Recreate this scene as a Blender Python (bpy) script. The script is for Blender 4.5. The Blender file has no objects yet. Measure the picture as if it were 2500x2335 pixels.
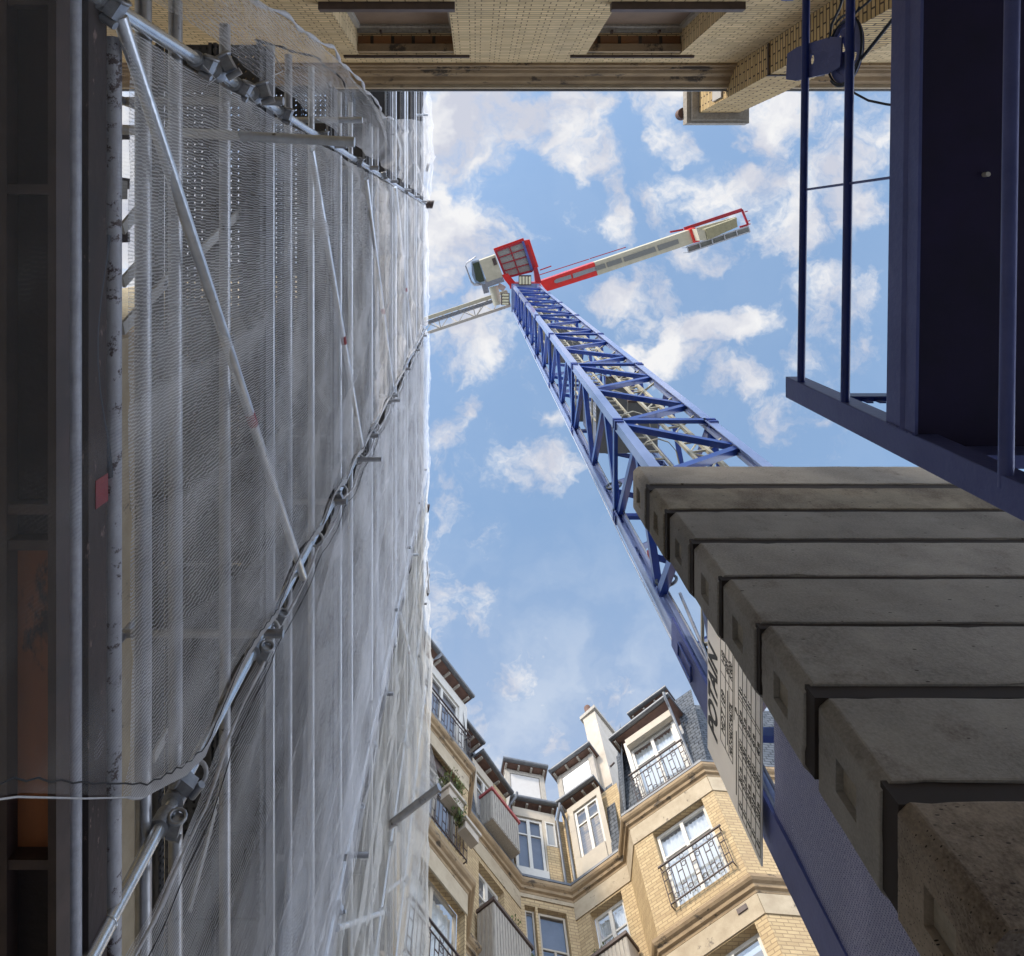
import bpy, bmesh, math, random
from mathutils import Vector, Matrix, noise
random.seed(7)
C = bpy.context.scene.collection
F = 1750.0; CU = 1160.0; CV = 575.0          # focal length and zenith of the photograph, in its pixels
# ---------------------------------------------------------------- camera, sky, sun, exposure
cam = bpy.data.cameras.new("camera"); camo = bpy.data.objects.new("camera", cam); C.objects.link(camo)
camo.location = (0, 0, 0); camo.rotation_euler = (math.pi, 0, 0)      # straight up
cam.sensor_width = 36; cam.lens = 36*F/2500; cam.shift_x = (1250-CU)/2500; cam.shift_y = -(1167.5-CV)/2500
cam.clip_start = 0.02; cam.clip_end = 2000
S = bpy.context.scene; S.camera = camo
S.view_settings.view_transform = 'Standard'; S.view_settings.look = 'None'
S.view_settings.exposure = 1.45; S.view_settings.gamma = 1; S.view_settings.use_curve_mapping = False
S.cycles.transparent_max_bounces = 14; S.cycles.max_bounces = 6
SUN_EL = math.radians(31); SUN_DIR = Vector((-0.72, -0.69, 0)).normalized()
sd = Vector((SUN_DIR.x*math.cos(SUN_EL), SUN_DIR.y*math.cos(SUN_EL), math.sin(SUN_EL)))
sun = bpy.data.lights.new("sun", 'SUN'); sun.energy = 1.4; sun.angle = math.radians(6); sun.color = (1.0, 0.88, 0.72)
so = bpy.data.objects.new("sun", sun); C.objects.link(so); so.rotation_euler = sd.to_track_quat('Z', 'Y').to_euler(); so.location = (-20, -20, 40)

W = bpy.data.worlds.new("World"); S.world = W; W.use_nodes = True
wt = W.node_tree; wt.nodes.clear()
def wn(t, **k):
    n = wt.nodes.new(t)
    for a, b in k.items(): setattr(n, a, b)
    return n
def wl(a, b): wt.links.new(a, b)
def wmath(op, a, b=None, c=None):
    n = wn('ShaderNodeMath', operation=op)
    for i, x in enumerate((a, b, c)):
        if x is None: continue
        if isinstance(x, (int, float)): n.inputs[i].default_value = x
        else: wl(x, n.inputs[i])
    return n.outputs[0]
def wvmath(op, a, b=None):
    n = wn('ShaderNodeVectorMath', operation=op)
    for i, x in enumerate((a, b)):
        if x is None: continue
        if isinstance(x, (tuple, list)): n.inputs[i].default_value = x
        else: wl(x, n.inputs[i])
    return n
out = wn('ShaderNodeOutputWorld'); bg = wn('ShaderNodeBackground'); wl(bg.outputs[0], out.inputs[0]); bg.inputs[1].default_value = 0.15
sky = wn('ShaderNodeTexSky', sky_type='NISHITA'); sky.sun_disc = False; sky.sun_elevation = SUN_EL
sky.sun_rotation = math.atan2(SUN_DIR.x, SUN_DIR.y); sky.air_density = 1.0; sky.dust_density = 0.6; sky.ozone_density = 1.3
tc = wn('ShaderNodeTexCoord'); sep = wn('ShaderNodeSeparateXYZ'); wl(tc.outputs['Generated'], sep.inputs[0])
zz = wmath('MAXIMUM', sep.outputs[2], 0.05)
comb = wn('ShaderNodeCombineXYZ'); wl(wmath('DIVIDE', sep.outputs[0], zz), comb.inputs[0]); wl(wmath('DIVIDE', sep.outputs[1], zz), comb.inputs[1])
# a flat cloud deck: warp its coordinates, then patches times noise
nz = wn('ShaderNodeTexNoise'); nz.inputs['Scale'].default_value = 5.5; nz.inputs['Detail'].default_value = 5; nz.inputs['Roughness'].default_value = 0.6
wl(comb.outputs[0], nz.inputs['Vector'])
off = wvmath('SCALE', wvmath('SUBTRACT', nz.outputs['Color'], (0.5, 0.5, 0.5)).outputs[0]); off.inputs[3].default_value = 0.20
warp = wvmath('ADD', comb.outputs[0], off.outputs[0]).outputs[0]
blobs = [(1110,330,190,170,1),(1250,270,190,90,.9),(1090,560,180,150,1.05),(1150,810,120,110,.95),(1060,690,90,80,.8),(1400,270,120,120,.9),
 (1450,380,110,70,.85),(1620,230,80,110,.8),(1660,340,60,50,.75),(1900,260,130,130,1),(1830,440,190,80,.9),(1930,560,130,120,.9),(2080,460,140,160,.8),
 (1520,520,50,120,.72),(1640,500,70,60,.6),(1500,745,110,60,.85),(1580,700,80,60,.72),(1680,790,150,60,.95),(1620,860,110,70,.95),(1790,800,100,60,.85),
 (1800,930,100,70,.85),(1720,600,80,60,.8),(1080,1075,70,70,.75),(1145,990,60,50,.6),(1305,1150,110,70,.85),(1335,1030,50,40,.5),(1930,1010,90,60,.65),
 (1120,1510,170,120,.50),(1230,1650,220,110,.40),(1340,1790,260,110,.48),(1150,1780,200,120,.5),(1500,1700,160,90,.40),(2040,780,160,120,.62),(2130,300,120,110,.6),
 (900,1500,300,500,.5),(400,600,500,500,.9),(2500,2000,800,500,.6),(1200,-500,900,500,.8),(3000,500,600,900,.7)]
cov = None
for (u, v, ru, rv, st) in blobs:
    d = wvmath('MULTIPLY', wvmath('SUBTRACT', warp, ((u-CU)/F, (v-CV)/F, 0)).outputs[0], (F/ru/1.12, F/rv/1.12, 0)).outputs[0]
    ln = wvmath('LENGTH', d).outputs[1]
    g = wmath('MULTIPLY', wmath('MAXIMUM', wmath('SUBTRACT', 1.0, wmath('MULTIPLY', ln, ln)), 0.0), st)
    cov = g if cov is None else wmath('MAXIMUM', cov, g)
n2 = wn('ShaderNodeTexNoise'); n2.inputs['Scale'].default_value = 19; n2.inputs['Detail'].default_value = 11; n2.inputs['Roughness'].default_value = 0.62
wl(warp, n2.inputs['Vector'])
dens = wmath('ADD', cov, wmath('MULTIPLY', wmath('SUBTRACT', n2.outputs['Fac'], 0.5), 2.1))
mr = wn('ShaderNodeMapRange', interpolation_type='SMOOTHSTEP'); wl(dens, mr.inputs['Value'])
mr.inputs['From Min'].default_value = 0.15; mr.inputs['From Max'].default_value = .94; mr.inputs['To Min'].default_value = .06; mr.inputs['To Max'].default_value = 0.96
n3 = wn('ShaderNodeTexNoise'); n3.inputs['Scale'].default_value = 9; n3.inputs['Detail'].default_value = 6; wl(warp, n3.inputs['Vector'])
shade = wn('ShaderNodeMapRange'); wl(n3.outputs['Fac'], shade.inputs['Value']); shade.inputs['From Min'].default_value = 0.42; shade.inputs['From Max'].default_value = 0.62
CLOUD_A = (1.55, 1.60, 1.82, 1); CLOUD_B = (2.3, 2.28, 2.28, 1)
cc = wn('ShaderNodeMix', data_type='RGBA'); wl(shade.outputs[0], cc.inputs[0]); cc.inputs[6].default_value = CLOUD_A; cc.inputs[7].default_value = CLOUD_B
skym = wn('ShaderNodeMix', data_type='RGBA', blend_type='MULTIPLY'); skym.inputs[0].default_value = 1; wl(sky.outputs[0], skym.inputs[6]); skym.inputs[7].default_value = (.98, .99, .90, 1)
mx = wn('ShaderNodeMix', data_type='RGBA'); sp2 = wn('ShaderNodeSeparateXYZ'); wl(comb.outputs[0], sp2.inputs[0])
veil = wn('ShaderNodeMapRange', interpolation_type='SMOOTHSTEP'); wl(sp2.outputs[1], veil.inputs['Value']); veil.inputs['From Min'].default_value = .25; veil.inputs['From Max'].default_value = .85; veil.inputs['To Max'].default_value = .62
wl(wmath('MAXIMUM', mr.outputs[0], wmath('MULTIPLY', veil.outputs[0], wmath('ADD', .25, n3.outputs['Fac']))), mx.inputs[0]); wl(skym.outputs[2], mx.inputs[6]); wl(cc.outputs[2], mx.inputs[7])
# added glow towards the horizon, mostly outside the view, to brighten the courtyard
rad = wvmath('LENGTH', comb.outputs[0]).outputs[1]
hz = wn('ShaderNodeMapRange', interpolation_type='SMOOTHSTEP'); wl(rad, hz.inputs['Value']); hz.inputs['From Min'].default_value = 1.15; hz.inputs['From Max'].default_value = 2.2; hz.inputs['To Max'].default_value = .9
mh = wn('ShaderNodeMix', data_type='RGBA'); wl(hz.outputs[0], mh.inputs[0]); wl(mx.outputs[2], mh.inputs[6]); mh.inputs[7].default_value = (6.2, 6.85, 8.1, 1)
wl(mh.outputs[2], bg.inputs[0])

# ---------------------------------------------------------------- helpers
def at(u, v, Z): return Vector(((u-CU)*Z/F, (v-CV)*Z/F, Z))
class MB:
    def __init__(s): s.v = []; s.f = []; s.s = []
    def add(s, vs, fs, sm=False):
        b = len(s.v); s.v += [Vector(x) for x in vs]
        for f in fs: s.f.append([b+i for i in f]); s.s.append(sm)
        return s
    def quad(s, a, b, c, d): return s.add([a, b, c, d], [(0,1,2,3)])
    def box(s, x0, x1, y0, y1, z0, z1):
        return s.add([(x0,y0,z0),(x1,y0,z0),(x1,y1,z0),(x0,y1,z0),(x0,y0,z1),(x1,y0,z1),(x1,y1,z1),(x0,y1,z1)],
                     [(3,2,1,0),(4,5,6,7),(0,1,5,4),(1,2,6,5),(2,3,7,6),(3,0,4,7)])
    def prism(s, pts, z0, z1):
        n = len(pts); vs = [(p[0],p[1],z0) for p in pts]+[(p[0],p[1],z1) for p in pts]
        fs = [tuple(reversed(range(n))), tuple(range(n,2*n))]+[(i,(i+1)%n,n+(i+1)%n,n+i) for i in range(n)]
        return s.add(vs, fs)
    def beam(s, p, q, w, h=None, up=(0,0,1)):
        h = w if h is None else h; p = Vector(p); q = Vector(q); d = (q-p).normalized(); up = Vector(up)
        if abs(d.dot(up)) > .98: up = Vector((1,0,0))
        a = d.cross(up).normalized(); b = a.cross(d).normalized(); a = a*w/2; b = b*h/2
        vs = [p-a-b, p+a-b, p+a+b, p-a+b, q-a-b, q+a-b, q+a+b, q-a+b]
        return s.add(vs, [(3,2,1,0),(4,5,6,7),(0,1,5,4),(1,2,6,5),(2,3,7,6),(3,0,4,7)])
    def angle(s, p, q, w, t, up, side=1):     # L-section
        p = Vector(p); q = Vector(q); d = (q-p).normalized(); up = Vector(up); a = d.cross(up).normalized()*side; b = up.normalized()
        s.beam(p+a*0, q+a*0, w, t, up) ; s.beam(p+a*(w/2-t/2)+b*(w/2+t/2), q+a*(w/2-t/2)+b*(w/2+t/2), t, w, up); return s
    def tube(s, p, q, r, n=12, cap=True, r2=None):
        p = Vector(p); q = Vector(q); d = (q-p).normalized(); up = Vector((0,0,1)) if abs(d.z) < .9 else Vector((1,0,0))
        a = d.cross(up).normalized(); b = a.cross(d); r2 = r if r2 is None else r2
        vs = [p+(a*math.cos(t)+b*math.sin(t))*r for t in [2*math.pi*i/n for i in range(n)]]+[q+(a*math.cos(t)+b*math.sin(t))*r2 for t in [2*math.pi*i/n for i in range(n)]]
        s.add(vs, [(i,(i+1)%n,n+(i+1)%n,n+i) for i in range(n)], True)
        if cap: s.add(vs, [tuple(reversed(range(n))), tuple(range(n,2*n))])
        return s
    def path(s, pts, r, n=8):
        pts = [Vector(p) for p in pts]; rings = []; ref = Vector((.3,.2,.93))
        for i, p in enumerate(pts):
            d = (pts[min(i+1,len(pts)-1)]-pts[max(i-1,0)]).normalized()
            a = d.cross(ref).normalized(); b = a.cross(d)
            rr = r(i/(len(pts)-1)) if callable(r) else r
            rings.append([p+(a*math.cos(2*math.pi*k/n)+b*math.sin(2*math.pi*k/n))*rr for k in range(n)])
        vs = sum(rings, []); fs = []
        for i in range(len(pts)-1):
            for k in range(n): fs.append((i*n+k, i*n+(k+1)%n, (i+1)*n+(k+1)%n, (i+1)*n+k))
        s.add(vs, fs, True); s.add(rings[0], [tuple(reversed(range(n)))]); s.add(rings[-1], [tuple(range(n))]); return s
    def ring(s, c, nrm, R, r, n=16, m=6):
        c = Vector(c); nrm = Vector(nrm).normalized(); up = Vector((0,0,1)) if abs(nrm.z) < .9 else Vector((1,0,0))
        a = nrm.cross(up).normalized(); b = a.cross(nrm); vs = []
        for i in range(n):
            e = a*math.cos(2*math.pi*i/n)+b*math.sin(2*math.pi*i/n)
            for k in range(m): vs.append(c+e*(R+r*math.cos(2*math.pi*k/m))+nrm*(r*math.sin(2*math.pi*k/m)))
        fs = [(i*m+k, i*m+(k+1)%m, ((i+1)%n)*m+(k+1)%m, ((i+1)%n)*m+k) for i in range(n) for k in range(m)]
        return s.add(vs, fs, True)
    def build(s, name, mat, parent=None, bevel=0):
        o0 = root_loc(parent); me = bpy.data.meshes.new(name)
        me.from_pydata([tuple(v-o0) for v in s.v], [], s.f); me.materials.append(mat)
        me.polygons.foreach_set('use_smooth', s.s)
        uv = me.uv_layers.new(name='uv')
        for p in me.polygons:
            n = p.normal
            if abs(n.z) > .75:
                for li in p.loop_indices: w = s.v[me.loops[li].vertex_index]; uv.data[li].uv = (w.x, w.y)
            else:
                t = Vector((-n.y, n.x, 0)).normalized() if (abs(n.x)+abs(n.y)) > 1e-6 else Vector((1,0,0))
                if abs(t.x) > abs(t.y)*.2 and t.x < 0 or (abs(t.x) <= abs(t.y)*.2 and t.y < 0): t = -t
                for li in p.loop_indices: w = s.v[me.loops[li].vertex_index]; uv.data[li].uv = (w.dot(t), w.z)
        o = bpy.data.objects.new(name, me); C.objects.link(o)
        if parent: o.parent = parent
        if bevel:
            m = o.modifiers.new('bevel', 'BEVEL'); m.width = bevel; m.segments = 2; m.limit_method = 'ANGLE'; m.angle_limit = .6
        return o
def root_loc(o):
    if o is None: return Vector((0,0,0))
    while o.parent: o = o.parent
    return Vector(o.location)
def tag(o, label, cat, group=None, kind=None):
    o['label'] = label; o['category'] = cat
    if group: o['group'] = group
    if kind: o['kind'] = kind
    return o
def thing(name, label, cat, loc=(0,0,0), group=None):
    o = bpy.data.objects.new(name, None); C.objects.link(o); o.location = loc; o.empty_display_size = .2
    return tag(o, label, cat, group)
def copy_tree(o, parent=None):
    c = o.copy(); C.objects.link(c)
    if parent: c.parent = parent
    for ch in list(o.children): copy_tree(ch, c)
    return c

# ---------------------------------------------------------------- materials
def newmat(name):
    m = bpy.data.materials.new(name); m.use_nodes = True; return m, m.node_tree, m.node_tree.nodes['Principled BSDF']
def nd(t, ty, **k):
    n = t.nodes.new(ty)
    for a, b in k.items(): setattr(n, a, b)
    return n
def mat(name, c1, c2=None, scale=6, rough=.6, metal=0, bump=0, bscale=40, spec=.5, detail=6, stretch=(1,1,1), rust=None, rs=3, rt=.62, coat=0):
    m, t, p = newmat(name); p.inputs['Roughness'].default_value = rough; p.inputs['Metallic'].default_value = metal
    p.inputs['Specular IOR Level'].default_value = spec; p.inputs['Coat Weight'].default_value = coat
    tcn = nd(t, 'ShaderNodeTexCoord'); mp = nd(t, 'ShaderNodeMapping'); mp.inputs['Scale'].default_value = stretch; t.links.new(tcn.outputs['Object'], mp.inputs[0])
    c2 = c2 or tuple(x*.8 for x in c1)
    n = nd(t, 'ShaderNodeTexNoise'); n.inputs['Scale'].default_value = scale; n.inputs['Detail'].default_value = detail; n.inputs['Roughness'].default_value = .65; t.links.new(mp.outputs[0], n.inputs['Vector'])
    r = nd(t, 'ShaderNodeMapRange'); r.inputs['From Min'].default_value = .3; r.inputs['From Max'].default_value = .7; t.links.new(n.outputs['Fac'], r.inputs[0])
    x = nd(t, 'ShaderNodeMix', data_type='RGBA'); t.links.new(r.outputs[0], x.inputs[0]); x.inputs[6].default_value = (*c1, 1); x.inputs[7].default_value = (*c2, 1)
    outc = x.outputs[2]
    if rust:
        n2_ = nd(t, 'ShaderNodeTexNoise'); n2_.inputs['Scale'].default_value = rs; n2_.inputs['Detail'].default_value = 9; n2_.inputs['Roughness'].default_value = .75; t.links.new(mp.outputs[0], n2_.inputs['Vector'])
        r2 = nd(t, 'ShaderNodeMapRange'); r2.inputs['From Min'].default_value = rt; r2.inputs['From Max'].default_value = rt+.05; t.links.new(n2_.outputs['Fac'], r2.inputs[0])
        y = nd(t, 'ShaderNodeMix', data_type='RGBA'); t.links.new(r2.outputs[0], y.inputs[0]); t.links.new(outc, y.inputs[6]); y.inputs[7].default_value = (*rust, 1); outc = y.outputs[2]
    t.links.new(outc, p.inputs['Base Color'])
    if bump:
        b = nd(t, 'ShaderNodeBump'); b.inputs['Strength'].default_value = bump; b.inputs['Distance'].default_value = .01
        n3_ = nd(t, 'ShaderNodeTexNoise'); n3_.inputs['Scale'].default_value = bscale; n3_.inputs['Detail'].default_value = 6; t.links.new(mp.outputs[0], n3_.inputs['Vector'])
        t.links.new(n3_.outputs['Fac'], b.inputs['Height']); t.links.new(b.outputs[0], p.inputs['Normal'])
    return m
def brickmat(name, c1, c2, mortar, bw=.23, rh=.062, ms=.007, rough=.85, dirt=(.2,.16,.12), bump=.6, squash=1.0, bias=0, dirt_amt=.75):
    m, t, p = newmat(name); p.inputs['Roughness'].default_value = rough; p.inputs['Specular IOR Level'].default_value = .25
    uvn = nd(t, 'ShaderNodeUVMap'); uvn.uv_map = 'uv'
    b = nd(t, 'ShaderNodeTexBrick'); b.inputs['Scale'].default_value = 1; b.inputs['Brick Width'].default_value = bw; b.inputs['Row Height'].default_value = rh
    b.inputs['Mortar Size'].default_value = ms; b.inputs['Mortar Smooth'].default_value = .1; b.inputs['Bias'].default_value = bias; b.offset = .5
    b.squash = squash; b.squash_frequency = 2
    b.inputs['Color1'].default_value = (*c1, 1); b.inputs['Color2'].default_value = (*c2, 1); b.inputs['Mortar'].default_value = (*mortar, 1); t.links.new(uvn.outputs[0], b.inputs['Vector'])
    tcn = nd(t, 'ShaderNodeTexCoord'); n = nd(t, 'ShaderNodeTexNoise'); n.inputs['Scale'].default_value = 1.3; n.inputs['Detail'].default_value = 9; n.inputs['Roughness'].default_value = .7
    t.links.new(tcn.outputs['Object'], n.inputs['Vector'])
    r = nd(t, 'ShaderNodeMapRange'); r.inputs['From Min'].default_value = .45; r.inputs['From Max'].default_value = .8; r.inputs['To Max'].default_value = dirt_amt; t.links.new(n.outputs['Fac'], r.inputs[0])
    x = nd(t, 'ShaderNodeMix', data_type='RGBA', blend_type='MIX'); t.links.new(r.outputs[0], x.inputs[0]); t.links.new(b.outputs['Color'], x.inputs[6]); x.inputs[7].default_value = (*dirt, 1)
    t.links.new(x.outputs[2], p.inputs['Base Color'])
    bp = nd(t, 'ShaderNodeBump'); bp.invert = True; bp.inputs['Strength'].default_value = bump; bp.inputs['Distance'].default_value = .006; t.links.new(b.outputs['Fac'], bp.inputs['Height']); t.links.new(bp.outputs[0], p.inputs['Normal'])
    return m
def netmat(name, col, pitch=.0125, base=.05, amp=.30, trans=.5):
    m, t, p = newmat(name); t.nodes.remove(p)
    o = t.nodes['Material Output']; uvn = nd(t, 'ShaderNodeUVMap'); uvn.uv_map = 'uv'
    tcn = nd(t, 'ShaderNodeTexCoord'); n = nd(t, 'ShaderNodeTexNoise'); n.inputs['Scale'].default_value = 1.6; n.inputs['Detail'].default_value = 4; t.links.new(tcn.outputs['Object'], n.inputs['Vector'])
    sc = nd(t, 'ShaderNodeVectorMath', operation='SCALE'); sc.inputs[3].default_value = .008; t.links.new(n.outputs['Color'], sc.inputs[0])
    ad = nd(t, 'ShaderNodeVectorMath', operation='ADD'); t.links.new(uvn.outputs[0], ad.inputs[0]); t.links.new(sc.outputs[0], ad.inputs[1])
    sp = nd(t, 'ShaderNodeSeparateXYZ'); t.links.new(ad.outputs[0], sp.inputs[0])
    def M(op, a, b=None):
        q = nd(t, 'ShaderNodeMath', operation=op)
        for i, z_ in enumerate((a, b)):
            if z_ is None: continue
            if isinstance(z_, (int, float)): q.inputs[i].default_value = z_
            else: t.links.new(z_, q.inputs[i])
        return q.outputs[0]
    def stripes(ch, pt): return M('GREATER_THAN', M('SINE', M('MULTIPLY', sp.outputs[ch], 2*math.pi/pt)), .35)
    a1 = stripes(0, pitch); a2 = stripes(1, pitch*.55)
    al = M('ADD', base, M('MULTIPLY', M('ADD', M('MULTIPLY', a1, .7), M('MULTIPLY', a2, .45)), amp))
    vn = nd(t, 'ShaderNodeMapRange'); vn.inputs['From Min'].default_value = .35; vn.inputs['From Max'].default_value = .7; vn.inputs['To Min'].default_value = -.1; vn.inputs['To Max'].default_value = .12; t.links.new(n.outputs['Fac'], vn.inputs[0])
    al = M('MAXIMUM', M('ADD', al, vn.outputs[0]), .04)
    lw = nd(t, 'ShaderNodeLayerWeight'); lw.inputs[0].default_value = .5       # a mesh seen at a slant closes up: 1-(1-a)^(1/cos)
    al = M('MINIMUM', M('SUBTRACT', 1.0, M('POWER', M('SUBTRACT', 1.0, M('MINIMUM', al, .9)), M('DIVIDE', 1.0, M('MAXIMUM', M('SUBTRACT', 1.0, lw.outputs['Facing']), .28)))), .97)
    d = nd(t, 'ShaderNodeBsdfDiffuse'); d.inputs[0].default_value = (*col, 1); tr = nd(t, 'ShaderNodeBsdfTranslucent'); tr.inputs[0].default_value = (*[c*.95 for c in col], 1)
    m1 = nd(t, 'ShaderNodeMixShader'); m1.inputs[0].default_value = trans; t.links.new(d.outputs[0], m1.inputs[1]); t.links.new(tr.outputs[0], m1.inputs[2])
    tp = nd(t, 'ShaderNodeBsdfTransparent'); m2 = nd(t, 'ShaderNodeMixShader'); t.links.new(al, m2.inputs[0]); t.links.new(tp.outputs[0], m2.inputs[1]); t.links.new(m1.outputs[0], m2.inputs[2])
    t.links.new(m2.outputs[0], o.inputs[0]); return m
def glassmat(name, tint=(.86,.88,.88), mixv=.22):
    m, t, p = newmat(name); t.nodes.remove(p); o = t.nodes['Material Output']
    g = nd(t, 'ShaderNodeBsdfGlossy'); g.inputs['Roughness'].default_value = .03; g.inputs[0].default_value = (.9,.93,1,1)
    tp = nd(t, 'ShaderNodeBsdfTransparent'); tp.inputs[0].default_value = (*tint, 1)
    tcn = nd(t, 'ShaderNodeTexCoord'); n = nd(t, 'ShaderNodeTexNoise'); n.inputs['Scale'].default_value = .8; t.links.new(tcn.outputs['Object'], n.inputs['Vector'])
    bp = nd(t, 'ShaderNodeBump'); bp.inputs['Strength'].default_value = .04; t.links.new(n.outputs['Fac'], bp.inputs['Height']); t.links.new(bp.outputs[0], g.inputs['Normal'])
    mx_ = nd(t, 'ShaderNodeMixShader'); mx_.inputs[0].default_value = mixv; t.links.new(tp.outputs[0], mx_.inputs[1]); t.links.new(g.outputs[0], mx_.inputs[2]); t.links.new(mx_.outputs[0], o.inputs[0]); return m
M_ = {}
M_['brick_top'] = brickmat('brick_top', (.80,.62,.36), (.62,.47,.26), (.26,.19,.11), ms=.006, squash=.5, dirt=(.36,.29,.19))
M_['brick_chim'] = brickmat('brick_chimney', (.72,.54,.28), (.56,.40,.19), (.10,.07,.05), ms=.009, dirt=(.30,.22,.13), dirt_amt=.5)
M_['brick_yel'] = brickmat('brick_yellow', (.56,.43,.25), (.45,.335,.19), (.30,.22,.13), rh=.075, ms=.008, dirt=(.36,.26,.16), dirt_amt=.7)
M_['brick_brn'] = brickmat('brick_brown', (.36,.17,.07), (.20,.10,.05), (.05,.04,.03), bw=.24, rh=.22, ms=.02)
M_['slate'] = brickmat('slate', (.075,.085,.10), (.115,.125,.14), (.018,.02,.024), bw=.22, rh=.13, ms=.016, rough=.5, dirt=(.19,.20,.20), dirt_amt=.4)
M_['stone'] = mat('stone', (.50,.42,.30), (.36,.29,.20), 3, .85, bump=.3, rust=(.16,.13,.10), rs=2.5, rt=.60)
M_['cornice'] = mat('cornice_stone', (.40,.29,.17), (.24,.17,.10), 3, .85, bump=.3, rust=(.09,.07,.05), rs=2, rt=.56, stretch=(1,1,3))
M_['zinc'] = mat('zinc', (.12,.125,.14), (.19,.20,.21), 5, .45, .3, rust=(.30,.29,.28), rs=3, rt=.63)
M_['soffit'] = mat('soffit_wood', (.10,.055,.04), (.17,.09,.065), 9, .7)
M_['white'] = mat('white_paint', (.62,.60,.55), (.54,.51,.46), 6, .5)
M_['cream'] = mat('cream_render', (.50,.44,.35), (.42,.37,.30), 4, .8, rust=(.30,.27,.22), rs=4, rt=.62)
M_['render'] = mat('chimney_render', (.52,.46,.39), (.42,.37,.30), 2.5, .85, bump=.2, rust=(.40,.32,.24), rs=3, rt=.6)
M_['blind'] = mat('blind', (.50,.49,.47), (.46,.44,.42), 8, .7)
M_['weath'] = mat('weathered_wood', (.44,.40,.34), (.28,.26,.23), 10, .8, stretch=(3,3,.5), rust=(.10,.10,.10), rs=6, rt=.62)
M_['iron'] = mat('wrought_iron', (.03,.028,.03), (.09,.05,.04), 20, .5)
M_['glass'] = glassmat('window_glass'); M_['glassd'] = glassmat('dark_glass', (.6,.6,.6), .16)
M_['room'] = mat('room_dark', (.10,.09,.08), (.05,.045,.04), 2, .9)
M_['curtain'] = mat('curtain', (.78,.79,.79), (.62,.64,.66), 12, .9, stretch=(6,6,.3))
M_['greyblue'] = mat('window_grey', (.36,.35,.38), (.27,.26,.29), 3, .4)
M_['red'] = mat('planter_red', (.50,.12,.11), (.38,.08,.08), 8, .6)
M_['shut'] = mat('brown_shutter', (.24,.17,.12), (.19,.13,.09), 3, .7, bump=.2)
M_['dkbrown'] = mat('dark_brown_paint', (.12,.085,.075), (.07,.05,.045), 7, .6)
M_['leaf'] = mat('leaf', (.10,.15,.03), (.05,.09,.02), 9, .6); M_['leaf2'] = mat('leaf_yellow', (.20,.20,.05), (.09,.12,.03), 9, .6)
M_['bluedeep'] = mat('blue_paint_deep', (.008,.045,.27), (.006,.032,.20), 4, .32, rust=(.10,.12,.2), rs=5, rt=.70, coat=.3)
M_['blueleg'] = mat('blue_paint_leg', (.24,.29,.48), (.18,.23,.41), 3, .28, rust=(.28,.28,.33), rs=4, rt=.68, coat=.5)
M_['bluegrey'] = mat('blue_grey_steel', (.095,.115,.31), (.062,.078,.24), 4, .42, .2, bump=.2, rust=(.13,.075,.06), rs=4.5, rt=.70)
M_['bluedark'] = mat('blue_dark_rail', (.020,.045,.26), (.012,.028,.17), 4, .35)
M_['plat'] = mat('platform_dark', (.014,.008,.055), (.008,.005,.032), 3, .8)
M_['beige'] = mat('crane_beige', (.47,.43,.32), (.39,.36,.265), 3, .5); M_['olive'] = mat('crane_olive', (.28,.25,.14), (.22,.20,.12), 3, .6)
M_['cred'] = mat('crane_red', (.66,.020,.012), (.52,.015,.01), 2, .35, coat=.3)
M_['cdred'] = mat('crane_dark_red', (.36,.015,.03), (.27,.01,.02), 4, .5)
M_['grate'] = mat('steel_grating', (.32,.33,.34), (.20,.21,.22), 25, .6, .4)
M_['grated'] = mat('dark_grating', (.15,.155,.15), (.22,.22,.20), 60, .6, .3)
M_['galv'] = mat('galvanised_tube', (.72,.75,.80), (.52,.55,.60), 14, .30, .6, bump=.15, rust=(.20,.19,.19), rs=9, rt=.62)
M_['chrome'] = mat('bright_galvanised_tube', (.80,.83,.86), (.62,.65,.69), 9, .26, .8, bump=.1)
M_['galvd'] = mat('dull_tube', (.46,.47,.50), (.32,.32,.34), 12, .34, .8, rust=(.08,.07,.07), rs=8, rt=.6)
M_['splat'] = mat('paint_spattered_tube', (.46,.47,.52), (.34,.34,.38), 10, .5, .2, bump=.3, rust=(.07,.045,.045), rs=16, rt=.55)
M_['toe'] = mat('toe_board', (.046,.027,.024), (.016,.011,.012), 7, .75, bump=.3, rust=(.22,.15,.13), rs=18, rt=.60, stretch=(1,.35,1))
M_['tubem'] = mat('mottled_tube', (.46,.47,.53), (.30,.31,.36), 22, .5, .2, bump=.3, rust=(.06,.055,.06), rs=24, rt=.645)
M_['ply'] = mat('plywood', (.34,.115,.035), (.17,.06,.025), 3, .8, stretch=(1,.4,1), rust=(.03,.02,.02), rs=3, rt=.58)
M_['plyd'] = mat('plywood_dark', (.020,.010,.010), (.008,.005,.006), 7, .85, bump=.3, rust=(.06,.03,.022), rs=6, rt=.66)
M_['alu'] = mat('aluminium_rail', (.075,.050,.046), (.038,.026,.025), 6, .6, .3)
M_['deck'] = mat('steel_deck', (.145,.14,.145), (.10,.098,.10), 6, .6, .4, bump=.2)
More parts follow.
